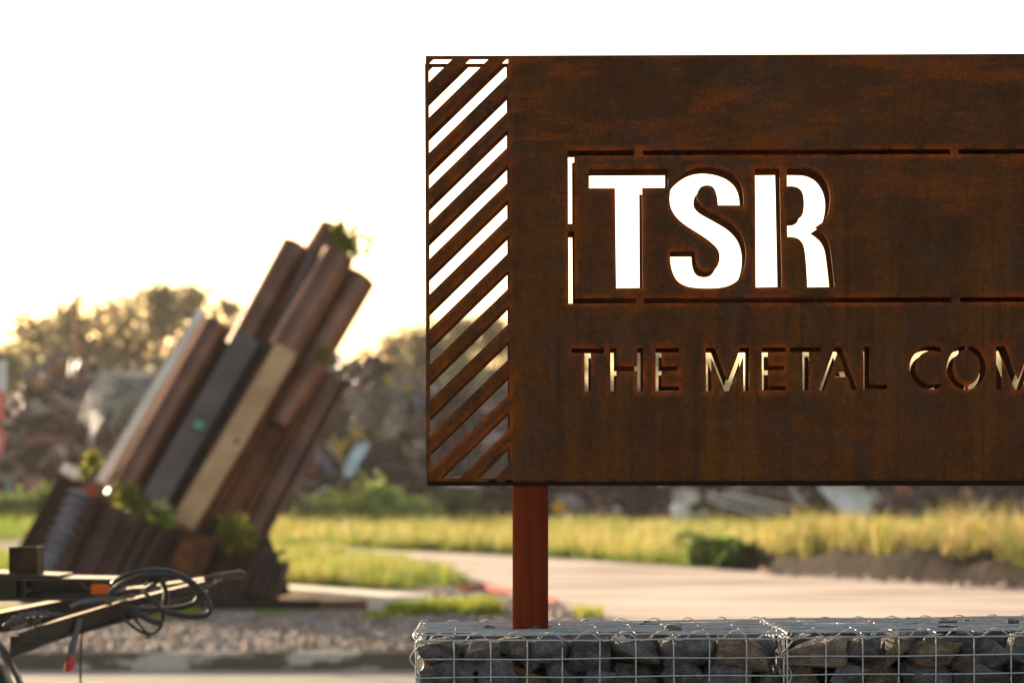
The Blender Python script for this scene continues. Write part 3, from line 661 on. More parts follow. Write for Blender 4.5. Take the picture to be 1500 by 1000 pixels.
# back to front
pipe('pipe', (372, 535), (492, 340), 58, 1.35, M['steel_br'])          # tallest, behind
pipe('pipe', (300, 608), (433, 361), 45, .75, M['steel_br'])
beam('flange', (375, 555), (456, 372), rect(9, 14), .55, M['steel_bl'])
beam('flange', (383, 565), (468, 378), rect(12, 10), .80, M['steel_dk'])
pipe('pipe', (400, 540), (496, 375), 49, .30, M['steel_br'])
pipe('pipe', (421, 584), (525, 407), 55, .85, M['steel_br'])
beam('backing_plate', (350, 655), (478, 420), rect(100, 4), 1.9, M['steel_dk'])
m = MB(); pp = [(30, 893), (28, 845), (108, 712), (150, 735), (250, 770), (330, 640), (470, 545), (497, 560), (388, 770), (408, 818), (405, 893)]
vs = [SP(a, b, .95) for a, b in pp] + [SP(a, b, 1.15) for a, b in pp]; k_ = len(pp)
m.add(vs, [tuple(range(k_))[::-1], tuple(range(k_, 2 * k_))] + [(k, (k + 1) % k_, k_ + (k + 1) % k_, k_ + k) for k in range(k_)]); m.build('backing_plate', M['steel_dk'], mon)
pipe('pipe', (172, 732), (318, 475), 40, .10, M['steel_br'])
beam('angle_beam', (147, 706), (296, 456), [(-8, 10), (-8, -2), (7, -6), (9, 10)], .22, M['steel_sunlit'])
beam('angle_beam', (136, 694), (160, 655), rect(12, 10), .55, M['steel_bl'])
beam('box_beam', (224, 735), (363, 494), rect(38, 9), -.05, M['steel_bl'])
beam('channel_beam', (249, 745), (388, 502), [(-12, 10), (-12, -4), (-7, -4), (-7, 4), (5, 4), (5, -12), (12, -12), (12, 10)], .12, M['steel_dk'])
beam('filler_plate', (205, 748), (340, 505), rect(34, 5), .42, M['steel_dk'])
fb = beam('box_beam', (266, 772), (418, 514), [(-18, 16), (-18, -6), (-9, -16), (18, -16), (18, 16)], -.10, M['steel_cr'])
for q in ((349, 646), (256, 762)):
    m = MB(); c = SP(q[0], q[1], -.10); m.tube([c + Vector((0, -.19, 0)), c + Vector((0, -.10, 0))], .032, 12); m.build('bolt_hole', M['steel_dk'], mon)
h1 = beam('sheet_pile', (318, 790), (457, 535), upile(50, 20), .35, M['steel_rd'])
h2 = beam('sheet_pile', (368, 782), (493, 551), upile(48, 16), .60, M['steel_br'])
beam('sheet_pile', (345, 800), (478, 560), rect(60, 5), .78, M['steel_dk'])
a, b = Vector((394, 778)), Vector((509, 566))
for i in range(14):
    t = i / 13; q = a.lerp(b, t); beam('interlock_lug', (q.x - 4, q.y + 4), (q.x, q.y - 4), rect(9, 10), .62, M['steel_dk'])
pipe('pipe', (405, 622), (461, 536), 38, .22, M['steel_br'])
# the short front row of sockets
beam('angle_beam', (28, 838), (104, 703), [(-17, 12), (-17, -10), (-11, -10), (-11, -2), (11, -2), (11, -10), (17, -10), (17, 12)], -.35, M['steel_dk'])
beam('end_cap', (99, 697), (107, 684), rect(27, 12), -.35, M['steel_sunlit'])
# corrugated duct
p0, p1 = SP(60, 852, -.45), SP(119, 722, -.45); m = MB(); nn = 96
m.tube([p0.lerp(p1, i / nn) for i in range(nn + 1)], [(17.0 + 3.6 * math.sin(i * 2 * math.pi / 10.0)) * U for i in range(nn + 1)], 20); m.build('corrugated_duct', M['duct'], mon)
beam('sheet_pile', (108, 870), (170, 742), upile(58, 22), -.40, M['steel_dr'])
beam('sheet_pile', (165, 880), (228, 764), rib(56, 20, 3), -.50, M['steel_dr'])
beam('sheet_pile', (210, 880), (262, 790), rib(30, 16, 2), -.46, M['steel_dk'])
# perforated block
pb = beam('perforated_block', (270, 842), (294, 786), rect(46, 20), -.55, M['rust_or'])
for i in range(4):
    for j in range(5):
        q = Vector((268, 838)).lerp(Vector((292, 792)), (j + .5) / 5) + Vector((.88, .47)) * (i - 1.5) * 10
        m = MB(); c = SP(q.x, q.y, -.55); m.box(c + Vector((-.028, -.10, -.018)), c + Vector((.028, -.088, .018))); m.build('slot', M['steel_dk'], mon)
beam('cross_beam', (290, 885), (420, 850), rect(40, 40), .55, M['steel_dk'])
beam('sheet_pile', (322, 892), (372, 792), rib(60, 16, 3), .05, M['steel_dr'])
beam('ribbed_block', (378, 876), (400, 818), rib(54, 18, 4), -.25, M['steel_dr'])
beam('bent_lug', (402, 813), (418, 806), rect(6, 8), -.25, M['steel_dk'])
beam('sheet_pile', (255, 890), (330, 770), upile(50, 14), .15, M['steel_dk'])
for (xa, xb, ya, yb, dy, mt) in ((128, 470, 877, 899, -.35, 'steel_dk'), (470, 614, 877, 897, -.35, 'steel_br')):
    m = MB(); a, b = SP(xa, yb, dy), SP(xb, ya, dy); a.z = 0.0
    m.box((a.x + .003, a.y - .12, .0), (b.x, a.y + .12, b.z)); m.build('base_beam', M[mt], mon)
m = MB(); a, b = G(598, 872, .2), G(400, 857, .2); a.z = b.z = .1; t = (b - a).normalized(); s_ = t.cross(Vector((0, 0, 1)))
m.frame_box((a + b) / 2, t * ((b - a).length / 2), s_ * .35, Vector((0, 0, .1))); m.build('base_beam', M['steel_sunlit'], mon)
a = SP(230, 880, .6); m = MB(); m.box((a.x - 1.2, YS + .2, 0), (a.x + 1.4, YS + 1.6, .16)); m.build('base_plate', M['steel_dk'], mon)
m = MB(); c = SP(291, 622, -.30); m.add([c + Vector((.06 * math.cos(k * .63) * (1 + .2 * (k % 2)), 0, .06 * math.sin(k * .63))) for k in range(10)] +
    [c + Vector((.06 * math.cos(k * .63) * (1 + .2 * (k % 2)), .05, .06 * math.sin(k * .63))) for k in range(10)], [tuple(range(10)), tuple(range(19, 9, -1))] + [(k, k + 10, (k + 1) % 10 + 10, (k + 1) % 10) for k in range(10)])
m.build('paint_mark', pm('green_paint', (.08, .42, .28), None), mon)

# ---- weeds growing on the monument
def leaf_cloud(centers, radii, n, size, pal, elong=2.2, gauss=True):
    ci = RNG.choice(len(centers), n, p=np.array(radii) ** 2 / sum(np.array(radii) ** 2)); c = np.array([tuple(x) for x in centers])[ci]; r = np.array(radii)[ci]
    d = RNG.normal(0, 1, (n, 3)); d /= np.linalg.norm(d, axis=1)[:, None]; p = c + (RNG.normal(0, .58, (n, 3)) * r[:, None] if gauss else d * (r * RNG.uniform(.35, 1.05, n))[:, None])
    a = RNG.normal(0, 1, (n, 3)); a /= np.linalg.norm(a, axis=1)[:, None]; b = np.cross(a, RNG.normal(0, 1, (n, 3))); b /= np.linalg.norm(b, axis=1)[:, None]
    s = size * RNG.uniform(.6, 1.4, n)[:, None]; a = a * s * .5 * elong; b = b * s * .5
    V = np.stack([p - a, p + b, p + a, p - b], 1).reshape(-1, 3); Q = (np.arange(n) * 4)[:, None] + np.array([[0, 1, 2, 3]])
    pal = np.array(pal); cols = np.repeat(pal[RNG.integers(0, len(pal), n)] * RNG.uniform(.7, 1.3, (n, 1)), 4, 0)
    return V, Q, cols
def weed(px, py, dy, spread, n, size, pal, label, extra=()):
    c = SP(px, py, dy); root = thing('weed_plant', c + Vector((0, 0, -spread * .6)), label, 'plant')
    cs = [c] + [SP(a, b, dy) for a, b in extra]; V, Q, cols = leaf_cloud(cs, [spread] + [spread * .7] * len(extra), n, size, pal)
    fast_mesh('foliage', V, Q, M['leaf'], cols, parent=root)
    m = MB()
    for k in range(7):
        e = random.choice(cs) + Vector((random.uniform(-1, 1), random.uniform(-.5, .5), random.uniform(-.3, 1))) * spread * .7
        m.tube([c + Vector((0, 0, -spread * .6)), (c + e) / 2 + Vector((0, 0, .02)), e], [.008, .006, .004], 5)
    m.build('stem', pm('weed_stem', (.10, .14, .04), None) if 'stem' not in M else M['stem'], root)
M['stem'] = pm('weed_stem', (.10, .14, .04), None)
gp = [(.14, .20, .03), (.20, .24, .04), (.28, .26, .05)]
weed(506, 348, .9, .16, 150, .07, gp, 'ragged green weed sprouting from the top of the leaning pipes', [(497, 335), (518, 360), (512, 372)])
weed(545, 352, .9, .05, 26, .06, [(.30, .26, .08)], 'thin yellowish sprig reaching right from the top pipe', [(536, 352), (550, 357), (540, 366), (530, 345)])
weed(190, 735, -.2, .20, 330, .06, gp, 'green weed between the left steel pipes and the sockets', [(200, 745), (182, 728)])
weed(238, 752, -.8, .13, 230, .05, [(.18, .30, .05), (.14, .24, .04)], 'green weed with pale flower heads at the foot of the cream beam', [(243, 762), (232, 745)])
V, Q, cols = leaf_cloud([SP(232, 740, -.95), SP(243, 744, -.95)], [.06, .05], 120, .03, [(.55, .58, .34)], 1.2)
fl = [o for o in C.objects if o.name.startswith('weed_plant')][-1]; fast_mesh('flower_head', V, Q, M['leaf'], cols, parent=fl)
weed(348, 778, -.55, .20, 260, .07, [(.25, .22, .04), (.32, .26, .05), (.16, .20, .03)], 'yellow green weed on the lower sheet pile of the monument', [(336, 768), (360, 790), (352, 795)])
weed(472, 520, .3, .12, 90, .06, [(.30, .24, .06), (.22, .24, .05)], 'yellowish weed at the joint below the right pipe', [(478, 525)])
weed(136, 672, .2, .09, 120, .07, gp, 'green weed at the upper left of the corrugated duct', [(122, 690), (135, 680)])
m = MB(); c = SP(131, 720, -.3); m.frame_box(c, Vector((.10, 0, .03)), Vector((0, .04, 0)), Vector((-.02, 0, .08))); m.build('red_clamp', pm('red_rust', (.40, .07, .03), None), mon)

# ================================================================ TRAILER
YT = 9.5; UT = YT / F; K = YT / 12.0
def TP(px, py, dy=0.0): p = P(px, py, YT); p.y += dy; return p
tr = thing('trailer', (TP(-200, 1000).x, YT, SZ), 'black trailer drawbar with coiled hoses and an amber side lamp at the left edge', 'trailer')
def tb(name, pts, mat, y0, y1, bev=0):
    """side-view outline in picture units at the trailer's depth, extruded y0..y1"""
    m = MB(); n = len(pts); vs = [TP(a, b, y0) for a, b in pts] + [TP(a, b, y1) for a, b in pts]
    m.add(vs, [tuple(range(n))[::-1], tuple(range(n, 2 * n))] + [(k, (k + 1) % n, n + (k + 1) % n, n + k) for k in range(n)]); return m.build(name, mat, tr)
# chassis channel with flanges and web
tb('chassis_flange', [(-400, 839), (82, 846.5), (166, 847.5), (166, 851), (-400, 849)], M['tr_black'], 0, .36)
tb('chassis_web', [(-400, 849.4), (140, 851.2), (140, 877), (-400, 878)], M['tr_black'], .10, .12)
tb('chassis_flange', [(-400, 878.3), (138, 875), (138, 879), (-400, 883)], M['tr_black'], 0, .30)
tb('end_plate', [(134, 851.3), (166.5, 851.3), (166.5, 880), (134, 876)], M['tr_grey'], .02, .32)
tb('top_plate', [(-30, 837.5), (86, 842), (86, 845), (-30, 840.6)], M['tr_black'], -.02, .32)
for xx in (18, 34): tb('rib_plate', [(xx, 850), (xx + 3, 850), (xx + 3, 878), (xx, 878)], M['tr_black'], .03, .095)
# upright square tube
m = MB(); a, b = TP(10.5, 840.5), TP(52, 801); wl = .012
for (dx0, dx1, dy0, dy1) in ((0, b.x - a.x, 0, wl), (0, b.x - a.x, .13, .142), (0, wl, wl + .001, .129), (b.x - a.x - wl, b.x - a.x, wl + .001, .129)):
    m.box((a.x + dx0, a.y + dy0 + .03, a.z), (a.x + dx1, a.y + dy1 + .03, b.z))
m.build('stub_post', pm('stub_rust', (.032, .022, .014), (.075, .045, .022), 9, .5), tr)
# drawbar beams (A frame) with upper faces widened and tilted to catch the bright sky
def dbeam(name, p, q, h0, h1, y, wdt, mat='tr_black'):
    (xa, ya), (xb, yb) = p, q; m = MB(); y0, y1 = (y, y) if not isinstance(y, tuple) else y
    vs = []
    for (xx, yy, hh, y_) in ((xa, ya, h0, y0), (xb, yb, h1, y1)):
        for (dh, dy) in ((2.6, 0), (0, wdt), (hh, wdt), (hh, 0)): v = TP(xx, yy + dh, y_ + dy); vs.append(v)
    m.add(vs, [(0, 1, 2, 3), (7, 6, 5, 4), (0, 4, 5, 1), (1, 5, 6, 2), (2, 6, 7, 3), (3, 7, 4, 0)]); return m.build(name, M[mat], tr)
dbeam('drawbar_rail', (-150, 926), (105, 876), 34, 34, (.62, .66), .36)
dbeam('drawbar_rail', (105, 876), (300, 848), 34, 10, (.60, .40), .16)
dbeam('drawbar_rail', (18, 929), (60, 913), 34, 34, (-.05, -.03), .42)
dbeam('drawbar_rail', (60, 913), (165, 882), 32, 30, (-.03, .10), .42)
dbeam('drawbar_rail', (165, 882), (300, 849), 30, 9, (.10, .28), .20)
dbeam('drawbar_lip', (30, 946), (250, 886), 6, 6, (-.08, .12), .05)
dbeam('gusset', (200, 886), (285, 868), 12, 5, (.05, .22), .20)
m = MB(); m.tube([TP(285, 851.5, .3), TP(300, 848, .3), TP(318, 845.5, .3), TP(330, 845, .3)], [.0105, .012, .013, .018], 12)
m.build('tow_bar', M['tr_grey'], tr)
m = MB(); c = TP(338, 845, .3); m.tube([c + Vector((.021 * math.cos(a_ * .3927), 0, .010 * math.sin(a_ * .3927))) for a_ in range(17)], .010, 10, caps=False); m.build('tow_eye', M['tr_grey'], tr)
# amber side lamp
m = MB(); lo, hi = TP(134, 869), TP(163, 855.5); m.box((lo.x, lo.y - .004, lo.z), (hi.x, hi.y + .019, hi.z))
for k in range(9): xx = lo.x + (hi.x - lo.x) * (k + .5) / 9; m.box((xx - .003, lo.y - .012, lo.z + .008), (xx + .003, lo.y - .0042, hi.z - .008))
m.build('side_lamp', M['amber'], tr)
Zt = lambda x, y, dy=0.0: TP(140 + x / 6.818, 820 + y / 6.818, dy)
def cr(pts, sub=6):
    out = []; n = len(pts)
    for i in range(n - 1):
        p0, p1, p2, p3 = pts[max(i - 1, 0)], pts[i], pts[i + 1], pts[min(i + 2, n - 1)]
        for s in range(sub):
            t = s / sub; out.append(.5 * ((2 * p1) + (p2 - p0) * t + (2 * p0 - 5 * p1 + 4 * p2 - p3) * t * t + (3 * p1 - p0 - 3 * p2 + p3) * t ** 3))
    return out + [pts[-1]]
def hose(name, pts, r, mat='rubber', dys=(0, 0)):
    n = len(pts); r = [q * K for q in r] if isinstance(r, list) else r * K * 1.5; m = MB(); m.tube(cr([Zt(a, b, dys[0] + (dys[1] - dys[0]) * i / (n - 1)) for i, (a, b) in enumerate(pts)]), r, 10); return m.build(name, M[mat], tr)
hose('hose', [(186, 262), (215, 215), (300, 165), (450, 118), (600, 98), (750, 108), (880, 152), (1000, 222), (1090, 312), (1155, 420), (1175, 490), (1130, 540), (1000, 552), (850, 530), (700, 490)], .0105, dys=(-.05, -.12))
hose('hose', [(192, 335), (225, 288), (330, 215), (520, 150), (700, 135), (850, 150), (960, 205), (1030, 280), (1055, 350), (1005, 425), (880, 465), (720, 485), (560, 490), (430, 480)], .0105, dys=(-.12, -.04))
hose('hose', [(190, 372), (260, 330), (400, 295), (520, 290), (620, 230), (660, 190)], .008, dys=(-.06, -.1))
hose('hose', [(510, 300), (590, 350), (650, 415), (700, 490), (718, 560), (692, 650), (640, 705), (575, 718), (480, 690), (380, 620), (330, 565), (300, 480)], .0055, dys=(-.13, -.10))
hose('hose', [(290, 400), (360, 470), (430, 560), (500, 650), (570, 720)], .0045, dys=(-.1, -.12))
hose('hose', [(390, 425), (420, 450), (480, 510), (580, 575), (680, 605), (715, 600)], [.009] * 6 + [.015] * 19 + [.013] * 6, dys=(-.14, -.14))
m = MB(); path = cr([Zt(560, 185, -.1), Zt(640, 175, -.1), (Zt(705, 210, -.1)), Zt(735, 290, -.1), Zt(740, 370, -.1), Zt(730, 440, -.1)], 40); L = len(path)
m.tube(path, [.0125 + .0045 * math.sin(i * 2 * math.pi / 12.0) for i in range(L)], 14); m.build('spiral_cable', M['rubber'], tr)
for (x, y, r) in ((185, 410, .016), (525, 308, .014), (622, 283, .014), (550, 225, .012), (575, 745, .012), (412, 345, .016)):
    r *= K; m = MB(); c = Zt(x, y, -.13); m.tube([c + Vector((-r, 0, -.002)), c + Vector((0, 0, 0)), c + Vector((r, 0, .003))], [r * .6, r * .8, r * .6], 10); m.build('hose_coupling', M['tr_grey'], tr)
Zu = lambda x, y, dy=0.0: TP(x / 8.333, 820 + y / 8.333, dy)
# corrugated sleeves lying on the rail
m = MB(); path = cr([Zu(90, 800, -.06), Zu(150, 755, -.06), Zu(240, 695, -.06), Zu(340, 660, -.06), Zu(450, 650, -.06), Zu(560, 640, -.06), Zu(660, 640, -.06), Zu(800, 645, -.06)], 8)
m.tube(path, [.0095 + .005 * (i % 6 in (2, 3, 4)) * (1 if 12 < i < 46 else .2) - (.005 if i > 46 else 0) for i in range(len(path))], 12); m.build('cable_sleeve', M['sleeve'], tr)
m = MB(); path = cr([Zu(905, 550, -.08), Zu(1000, 510, -.08), Zu(1080, 490, -.08), Zu(1180, 485, -.08), Zu(1330, 465, -.08), Zu(1450, 445, -.08)], 8)
m.tube(path, [.009 if i < 14 else .011 - .0001 * i + .0016 * (i % 3) for i in range(len(path))], 12); m.build('cable_sleeve', M['sleeve'], tr)
for (x, y) in ((200, 795), (290, 780), (330, 755), (490, 745)):
    m = MB(); c = Zu(x, y, -.07); m.tube([c + Vector((-.014, 0, 0)), c + Vector((.014, 0, .004))], .008, 8); m.build('cable_clip', M['tr_grey'], tr)
m = MB(); m.tube([Zu(492, 745, -.10), Zu(500, 870, -.10), Zu(508, 960, -.10), Zu(500, 990, -.10)], .0048, 8); m.build('cable_tie', M['rubber'], tr)
m = MB(); m.tube([Zu(240, 900, -.10), Zu(240, 985, -.10)], .0205, 12); m.build('rubber_bump', M['rubber'], tr)
# hanging coupling with red cap, thin cable
m = MB(); m.tube(cr([TP(118, 905), TP(112, 925), TP(106, 945), TP(104, 958)]), [.0135] * 12 + [.015] * 7, 12); m.build('hanging_hose', M['sleeve'], tr)
m = MB(); m.tube([TP(105, 961), TP(104, 966), TP(102, 974), TP(98, 982)], [.011, .0205, .0215, .013], 12); m.build('coupling_cap', M['red'], tr)
m = MB(); m.tube(cr([TP(122, 900), TP(120, 930), TP(118, 965), TP(118, 1000), TP(121, 1040)]), .0045, 8); m.build('hanging_cable', M['rubber'], tr)
m = MB(); m.tube(cr([Zu(1005, 260, -.01), Zu(1010, 300, -.01), Zu(1050, 340, -.01), Zu(1120, 350, -.01)]), .005, 8); m.build('lamp_cable', M['tr_grey'], tr)
m = MB(); m.tube(cr([Zu(380, 385, .05), Zu(480, 375, .05), Zu(560, 350, .05), Zu(640, 385, .05), Zu(760, 345, .05), Zu(900, 365, .05), Zu(1000, 330, .05)]), .007, 8); m.build('wiring_loom', M['rubber'], tr)
m = MB(); c = Zu(350, 382, .04); m.tube([c + Vector((-.012, 0, 0)), c + Vector((.01, 0, .003))], .011, 10); m.build('cable_end', M['tr_grey'], tr)
# wheel
wc = TP(-207, 1094); RS = 1.11; RT = RS * 1.06; wc.z = SZ + .60 * RT
m = MB(); n = 64; prof = [(.36, 0.0), (.40, -.01), (.52, -.015), (.575, .01), (.598, .05), (.60, .11), (.598, .18), (.575, .23), (.52, .25), (.40, .245), (.36, .23)]
vs = [(wc.x + r * RT * math.cos(2 * math.pi * k / n), wc.y - .25 + d, wc.z + r * RT * math.sin(2 * math.pi * k / n)) for k in range(n) for r, d in prof]; q = len(prof)
m.add(vs, [(k * q + j, ((k + 1) % n) * q + j, ((k + 1) % n) * q + (j + 1) % q, k * q + (j + 1) % q) for k in range(n) for j in range(q)], smooth=True)
wh = m.build('tyre', M['rubber'], tr)
m = MB(); prof = [(.02, .06), (.10, .06), (.12, .10), (.22, .12), (.33, .07), (.358, -.004), (.358, .22), (.02, .20)]; q = len(prof)
vs = [(wc.x + r * RT * math.cos(2 * math.pi * k / n), wc.y - .25 + d, wc.z + r * RT * math.sin(2 * math.pi * k / n)) for k in range(n) for r, d in prof]
m.add(vs, [(k * q + j, ((k + 1) % n) * q + j, ((k + 1) % n) * q + (j + 1) % q, k * q + (j + 1) % q) for k in range(n) for j in range(q)], smooth=True); m.build('rim', M['tr_black'], tr)
m = MB(); fp = [(wc.x + r * RS * math.cos(R(a_)), y_, wc.z + r * RS * math.sin(R(a_))) for a_ in range(0, 181, 6) for r, y_ in ((.685, wc.y - .27), (.695, wc.y - .27), (.695, wc.y - .20), (.685, wc.y - .20))]
k_ = len(range(0, 181, 6)); m.add(fp, [(i * 4 + j, (i + 1) * 4 + j, (i + 1) * 4 + (j + 1) % 4, i * 4 + (j + 1) % 4) for i in range(k_ - 1) for j in range(4)], smooth=True); m.build('mudguard', M['tr_black'], tr)
m = MB(); m.tube([(wc.x, wc.y - .1, wc.z), (wc.x, wc.y + 1.6, wc.z)], .06, 12); m.box((wc.x - 1.2, YT + .02, TP(0, 900).z), (wc.x + .3, YT + .12, TP(0, 884).z)); m.build('axle', M['tr_black'], tr)

# ================================================================ SCRAP HEAPS
def heap_pieces(n, prof_px, Y0, Y1, base_py, pal, smin, smax, seed):
    """random bent bars, plates and tubes over a mound surface; prof_px = [(px, top_py)] of the ridge"""
    rg = np.random.default_rng(seed); V, F4, Cc = [], [], []; off = 0
    xs = np.array([p[0] for p in prof_px], float); ys = np.array([p[1] for p in prof_px], float)
    Ym = (Y0 + Y1) / 2
    for i in range(n):
        px = rg.uniform(xs[0], xs[-1]); t = rg.uniform(0, 1.15); Y = Y0 + (Y1 - Y0) * t
        hz = CAMH + (HOR - np.interp(px, xs, ys)) * Ym / F
        u = min(t / .62, 1.0); h = hz * (math.sin(u * math.pi / 2) ** .9) * (1 if t < .7 else 1 - (t - .7) * .8)
        x = (px - 750) * Ym / F; z = h - .75 + rg.normal(0, .38)
        s = rg.uniform(smin, smax) ; k = rg.random()
        # direction: mostly lying along the slope, sometimes sticking out
        d = rg.normal(0, 1, 3) * (1, .6, .45); d /= np.linalg.norm(d) + 1e-9; e = np.cross(d, rg.normal(0, 1, 3)); e /= np.linalg.norm(e) + 1e-9; g = np.cross(d, e)
        if k < .55: L, W, T = s * 1.7, s * .10, s * .08      # bar
        elif k < .90: L, W, T = s, s * rg.uniform(.2, .55), .03   # plate
        else: L, W, T = s * .6, s * .35, s * .28         # lump
        c0 = np.array((x, Y, z)); bend = rg.normal(0, .34, 3) * s; segs = 3; ring = []
        for j in range(segs + 1):
            tt = j / segs - .5; c = c0 + d * L * tt + bend * (tt * tt * 2); tw = rg.normal(0, .22)
            ee = e * math.cos(tw) + g * math.sin(tw); gg = -e * math.sin(tw) + g * math.cos(tw); wv = W * rg.uniform(.7, 1.15) / 2; tv = T * rg.uniform(.7, 1.2) / 2
            ring += [c - ee * wv - gg * tv, c + ee * wv - gg * tv, c + ee * wv + gg * tv, c - ee * wv + gg * tv]
        V += ring; fs = [(off + j * 4 + q_, off + j * 4 + (q_ + 1) % 4, off + (j + 1) * 4 + (q_ + 1) % 4, off + (j + 1) * 4 + q_) for j in range(segs) for q_ in range(4)]
        fs += [(off, off + 3, off + 2, off + 1), (off + segs * 4, off + segs * 4 + 1, off + segs * 4 + 2, off + segs * 4 + 3)]
        F4 += fs; Cc += [np.array(pal[rg.choice(len(pal))]) * rg.uniform(.6, 1.3)] * len(ring); off += len(ring)
    return np.array(V), np.array(F4), np.array(Cc)
PAL = [(.26, .22, .21), (.34, .30, .28), (.70, .64, .58), (.30, .11, .10), (.20, .12, .11)] + [(.055, .032, .027)] * 6 + [(.11, .055, .042)] * 5 + [(.022, .017, .016)] * 8 + [(.15, .13, .13)] * 3 + [(.32, .28, .26)] * 2 + [(.24, .08, .06), (.26, .12, .05), (.60, .54, .48), (.10, .15, .16), (.08, .09, .20), (.28, .10, .09), (.40, .32, .24)]
def mound(prof_px, Y0, Y1, seed):
    m = MB(); Ym = (Y0 + Y1) / 2; nx, ny = 120, 26; vs = []; xs = [p[0] for p in prof_px]; ys = [p[1] for p in prof_px]
    for i in range(nx):
        px = xs[0] + (xs[-1] - xs[0]) * i / (nx - 1); hz = CAMH + (HOR - np.interp(px, xs, ys)) * Ym / F
        for j in range(ny):
            t = j / (ny - 1) * 1.5; u = min(t / .62, 1.0); h = hz * (max(0, math.sin(u * math.pi / 2)) ** .9) * (1 if t < .7 else max(0, 1 - (t - .7) * 1.25))
            x = (px - 750) * Ym / F; Y = Y0 + (Y1 - Y0) * t; q = Vector((x * .6, Y * .6, seed))
            vs.append((x, Y, max(-.1, h - 1.0 + .5 * noise.noise(q) + .3 * noise.noise(q * 2.3))))
    m.add(vs, [(i * ny + j, (i + 1) * ny + j, (i + 1) * ny + j + 1, i * ny + j + 1) for i in range(nx - 1) for j in range(ny - 1)]); return m
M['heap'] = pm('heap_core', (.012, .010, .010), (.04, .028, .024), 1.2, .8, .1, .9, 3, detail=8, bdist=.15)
LP = [(-420, 600), (-60, 600), (0, 598), (25, 575), (50, 545), (80, 522), (100, 520), (130, 538), (200, 552), (260, 560), (330, 552), (380, 560), (425, 600)]
RP = [(425, 590), (450, 545), (480, 524), (520, 520), (550, 520), (575, 545), (610, 548), (660, 560), (760, 575), (900, 592), (1200, 590), (1600, 585), (2300, 600)]
for nm, prof, n, sd_, lab in (('scrap_heap', [(a, b + 12) for a, b in LP], 4600, 3, 'big heap of twisted rusty scrap metal behind the leaning monument on the left'),
                              ('scrap_heap', [(a, b + 6) for a, b in RP], 8500, 4, 'long heap of mixed scrap metal behind the grass and the sign')):
    V, Q, cc = heap_pieces(n, prof, 108, 128, 760, PAL, .6, 2.1, sd_); cc = cc * np.array((1.12, .98, .95))
    if nm == 'scrap_heap' and prof is RP:
        FP = [(425, 742), (2300, 742)]; V2, Q2, c2 = heap_pieces(900, FP, 103.5, 106.5, 760, [(.60, .56, .54), (.42, .40, .42), (.16, .13, .12), (.30, .12, .09), (.30, .34, .38), (.75, .70, .66), (.09, .07, .06), (.34, .20, .13)], .5, 1.6, 9)
        V2[:, 2] = np.maximum(V2[:, 2] + .9, .02); Q = np.vstack([Q, Q2 + len(V)]); V = np.vstack([V, V2]); cc = np.vstack([cc, c2])
    o = mound(prof, 107.5, 127, sd_).build(nm, M['heap'], origin=((prof[0][0] + prof[-1][0] - 1500) / 2 * 118 / F, 118, 0)); tag(o, lab, 'scrap heap', kind='stuff')
    fast_mesh('scrap_pieces', V, Q, M['scrap'], cc, parent=o)['kind'] = 'stuff'

def slab(name, pts_px, Y, th, col, label, cat, bendy=0.0, metal=0.1, tilt=0.0):
    """one recognisable bent sheet or beam in the heap: outline at its own distance with thickness and a fold"""
    m = MB(); n = len(pts_px); cx = sum(p[0] for p in pts_px) / n; cy = sum(p[1] for p in pts_px) / n
    vs = []
    for k in (0, 1):
        for a, b in pts_px: v = P(a, b, Y); v.y += k * th + tilt * (b - cy) * -.03 + bendy * abs(a - cx) * .02; vs.append(v)
    m.add(vs, [tuple(range(n))[::-1], tuple(range(n, 2 * n))] + [(k, (k + 1) % n, n + (k + 1) % n, n + k) for k in range(n)])
    c2 = tuple(c * .7 for c in col); return tag(m.build(name, pm(name, col, c2, 1.5, .45, metal)), label, cat)
YH = 107.0
slab('bent_panel', [(503, 697), (502, 684), (512, 664), (522, 650), (536, 646), (541, 651), (537, 660), (526, 676), (519, 693), (511, 699)], YH, .25, (.66, .84, .92), 'pale blue bent panel standing out of the right heap', 'panel', 1)
slab('steel_angle', [(483, 640), (489, 636), (497, 650), (506, 640), (514, 644), (500, 662), (503, 670), (496, 671)], YH, .3, (.50, .30, .04), 'yellow angled frame piece left of the pale blue panel', 'frame')
slab('metal_bar', [(512, 630), (518, 626), (538, 640), (535, 645), (516, 640)], YH + 1, .3, (.48, .30, .04), 'short yellow bar above the pale blue panel', 'bar')
slab('metal_beam', [(560, 553), (568, 545), (582, 560), (600, 566), (606, 574), (592, 575), (570, 566)], YH + 8, .5, (.50, .32, .04), 'yellow beam near the top of the heap left of the sign', 'beam')
slab('metal_beam', [(466, 672), (474, 668), (489, 690), (482, 696)], YH, .4, (.10, .12, .24), 'dull blue beam stub low in the heap beside the serrated pile', 'beam')
slab('plastic_drum', [(487, 522), (492, 516), (502, 518), (504, 526), (496, 530), (488, 529)], YH + 14, .7, (.06, .08, .42), 'bright blue drum on top of the heap behind the monument', 'drum')
slab('crushed_drum', [(506, 552), (516, 550), (519, 568), (509, 570)], YH + 10, .6, (.09, .10, .32), 'dull blue crushed drum on the heap crest below the bright one', 'drum')
slab('crushed_tank', [(600, 580), (612, 576), (622, 590), (620, 604), (606, 600)], YH + 8, .8, (.14, .16, .26), 'blue grey crushed tank just left of the sign edge', 'tank')
slab('crushed_bale', [(533, 560), (530, 535), (540, 520), (556, 519), (566, 530), (568, 552), (556, 562)], YH + 12, 1.6, (.05, .038, .035), 'dark rounded bale on the crest of the right heap', 'bale')
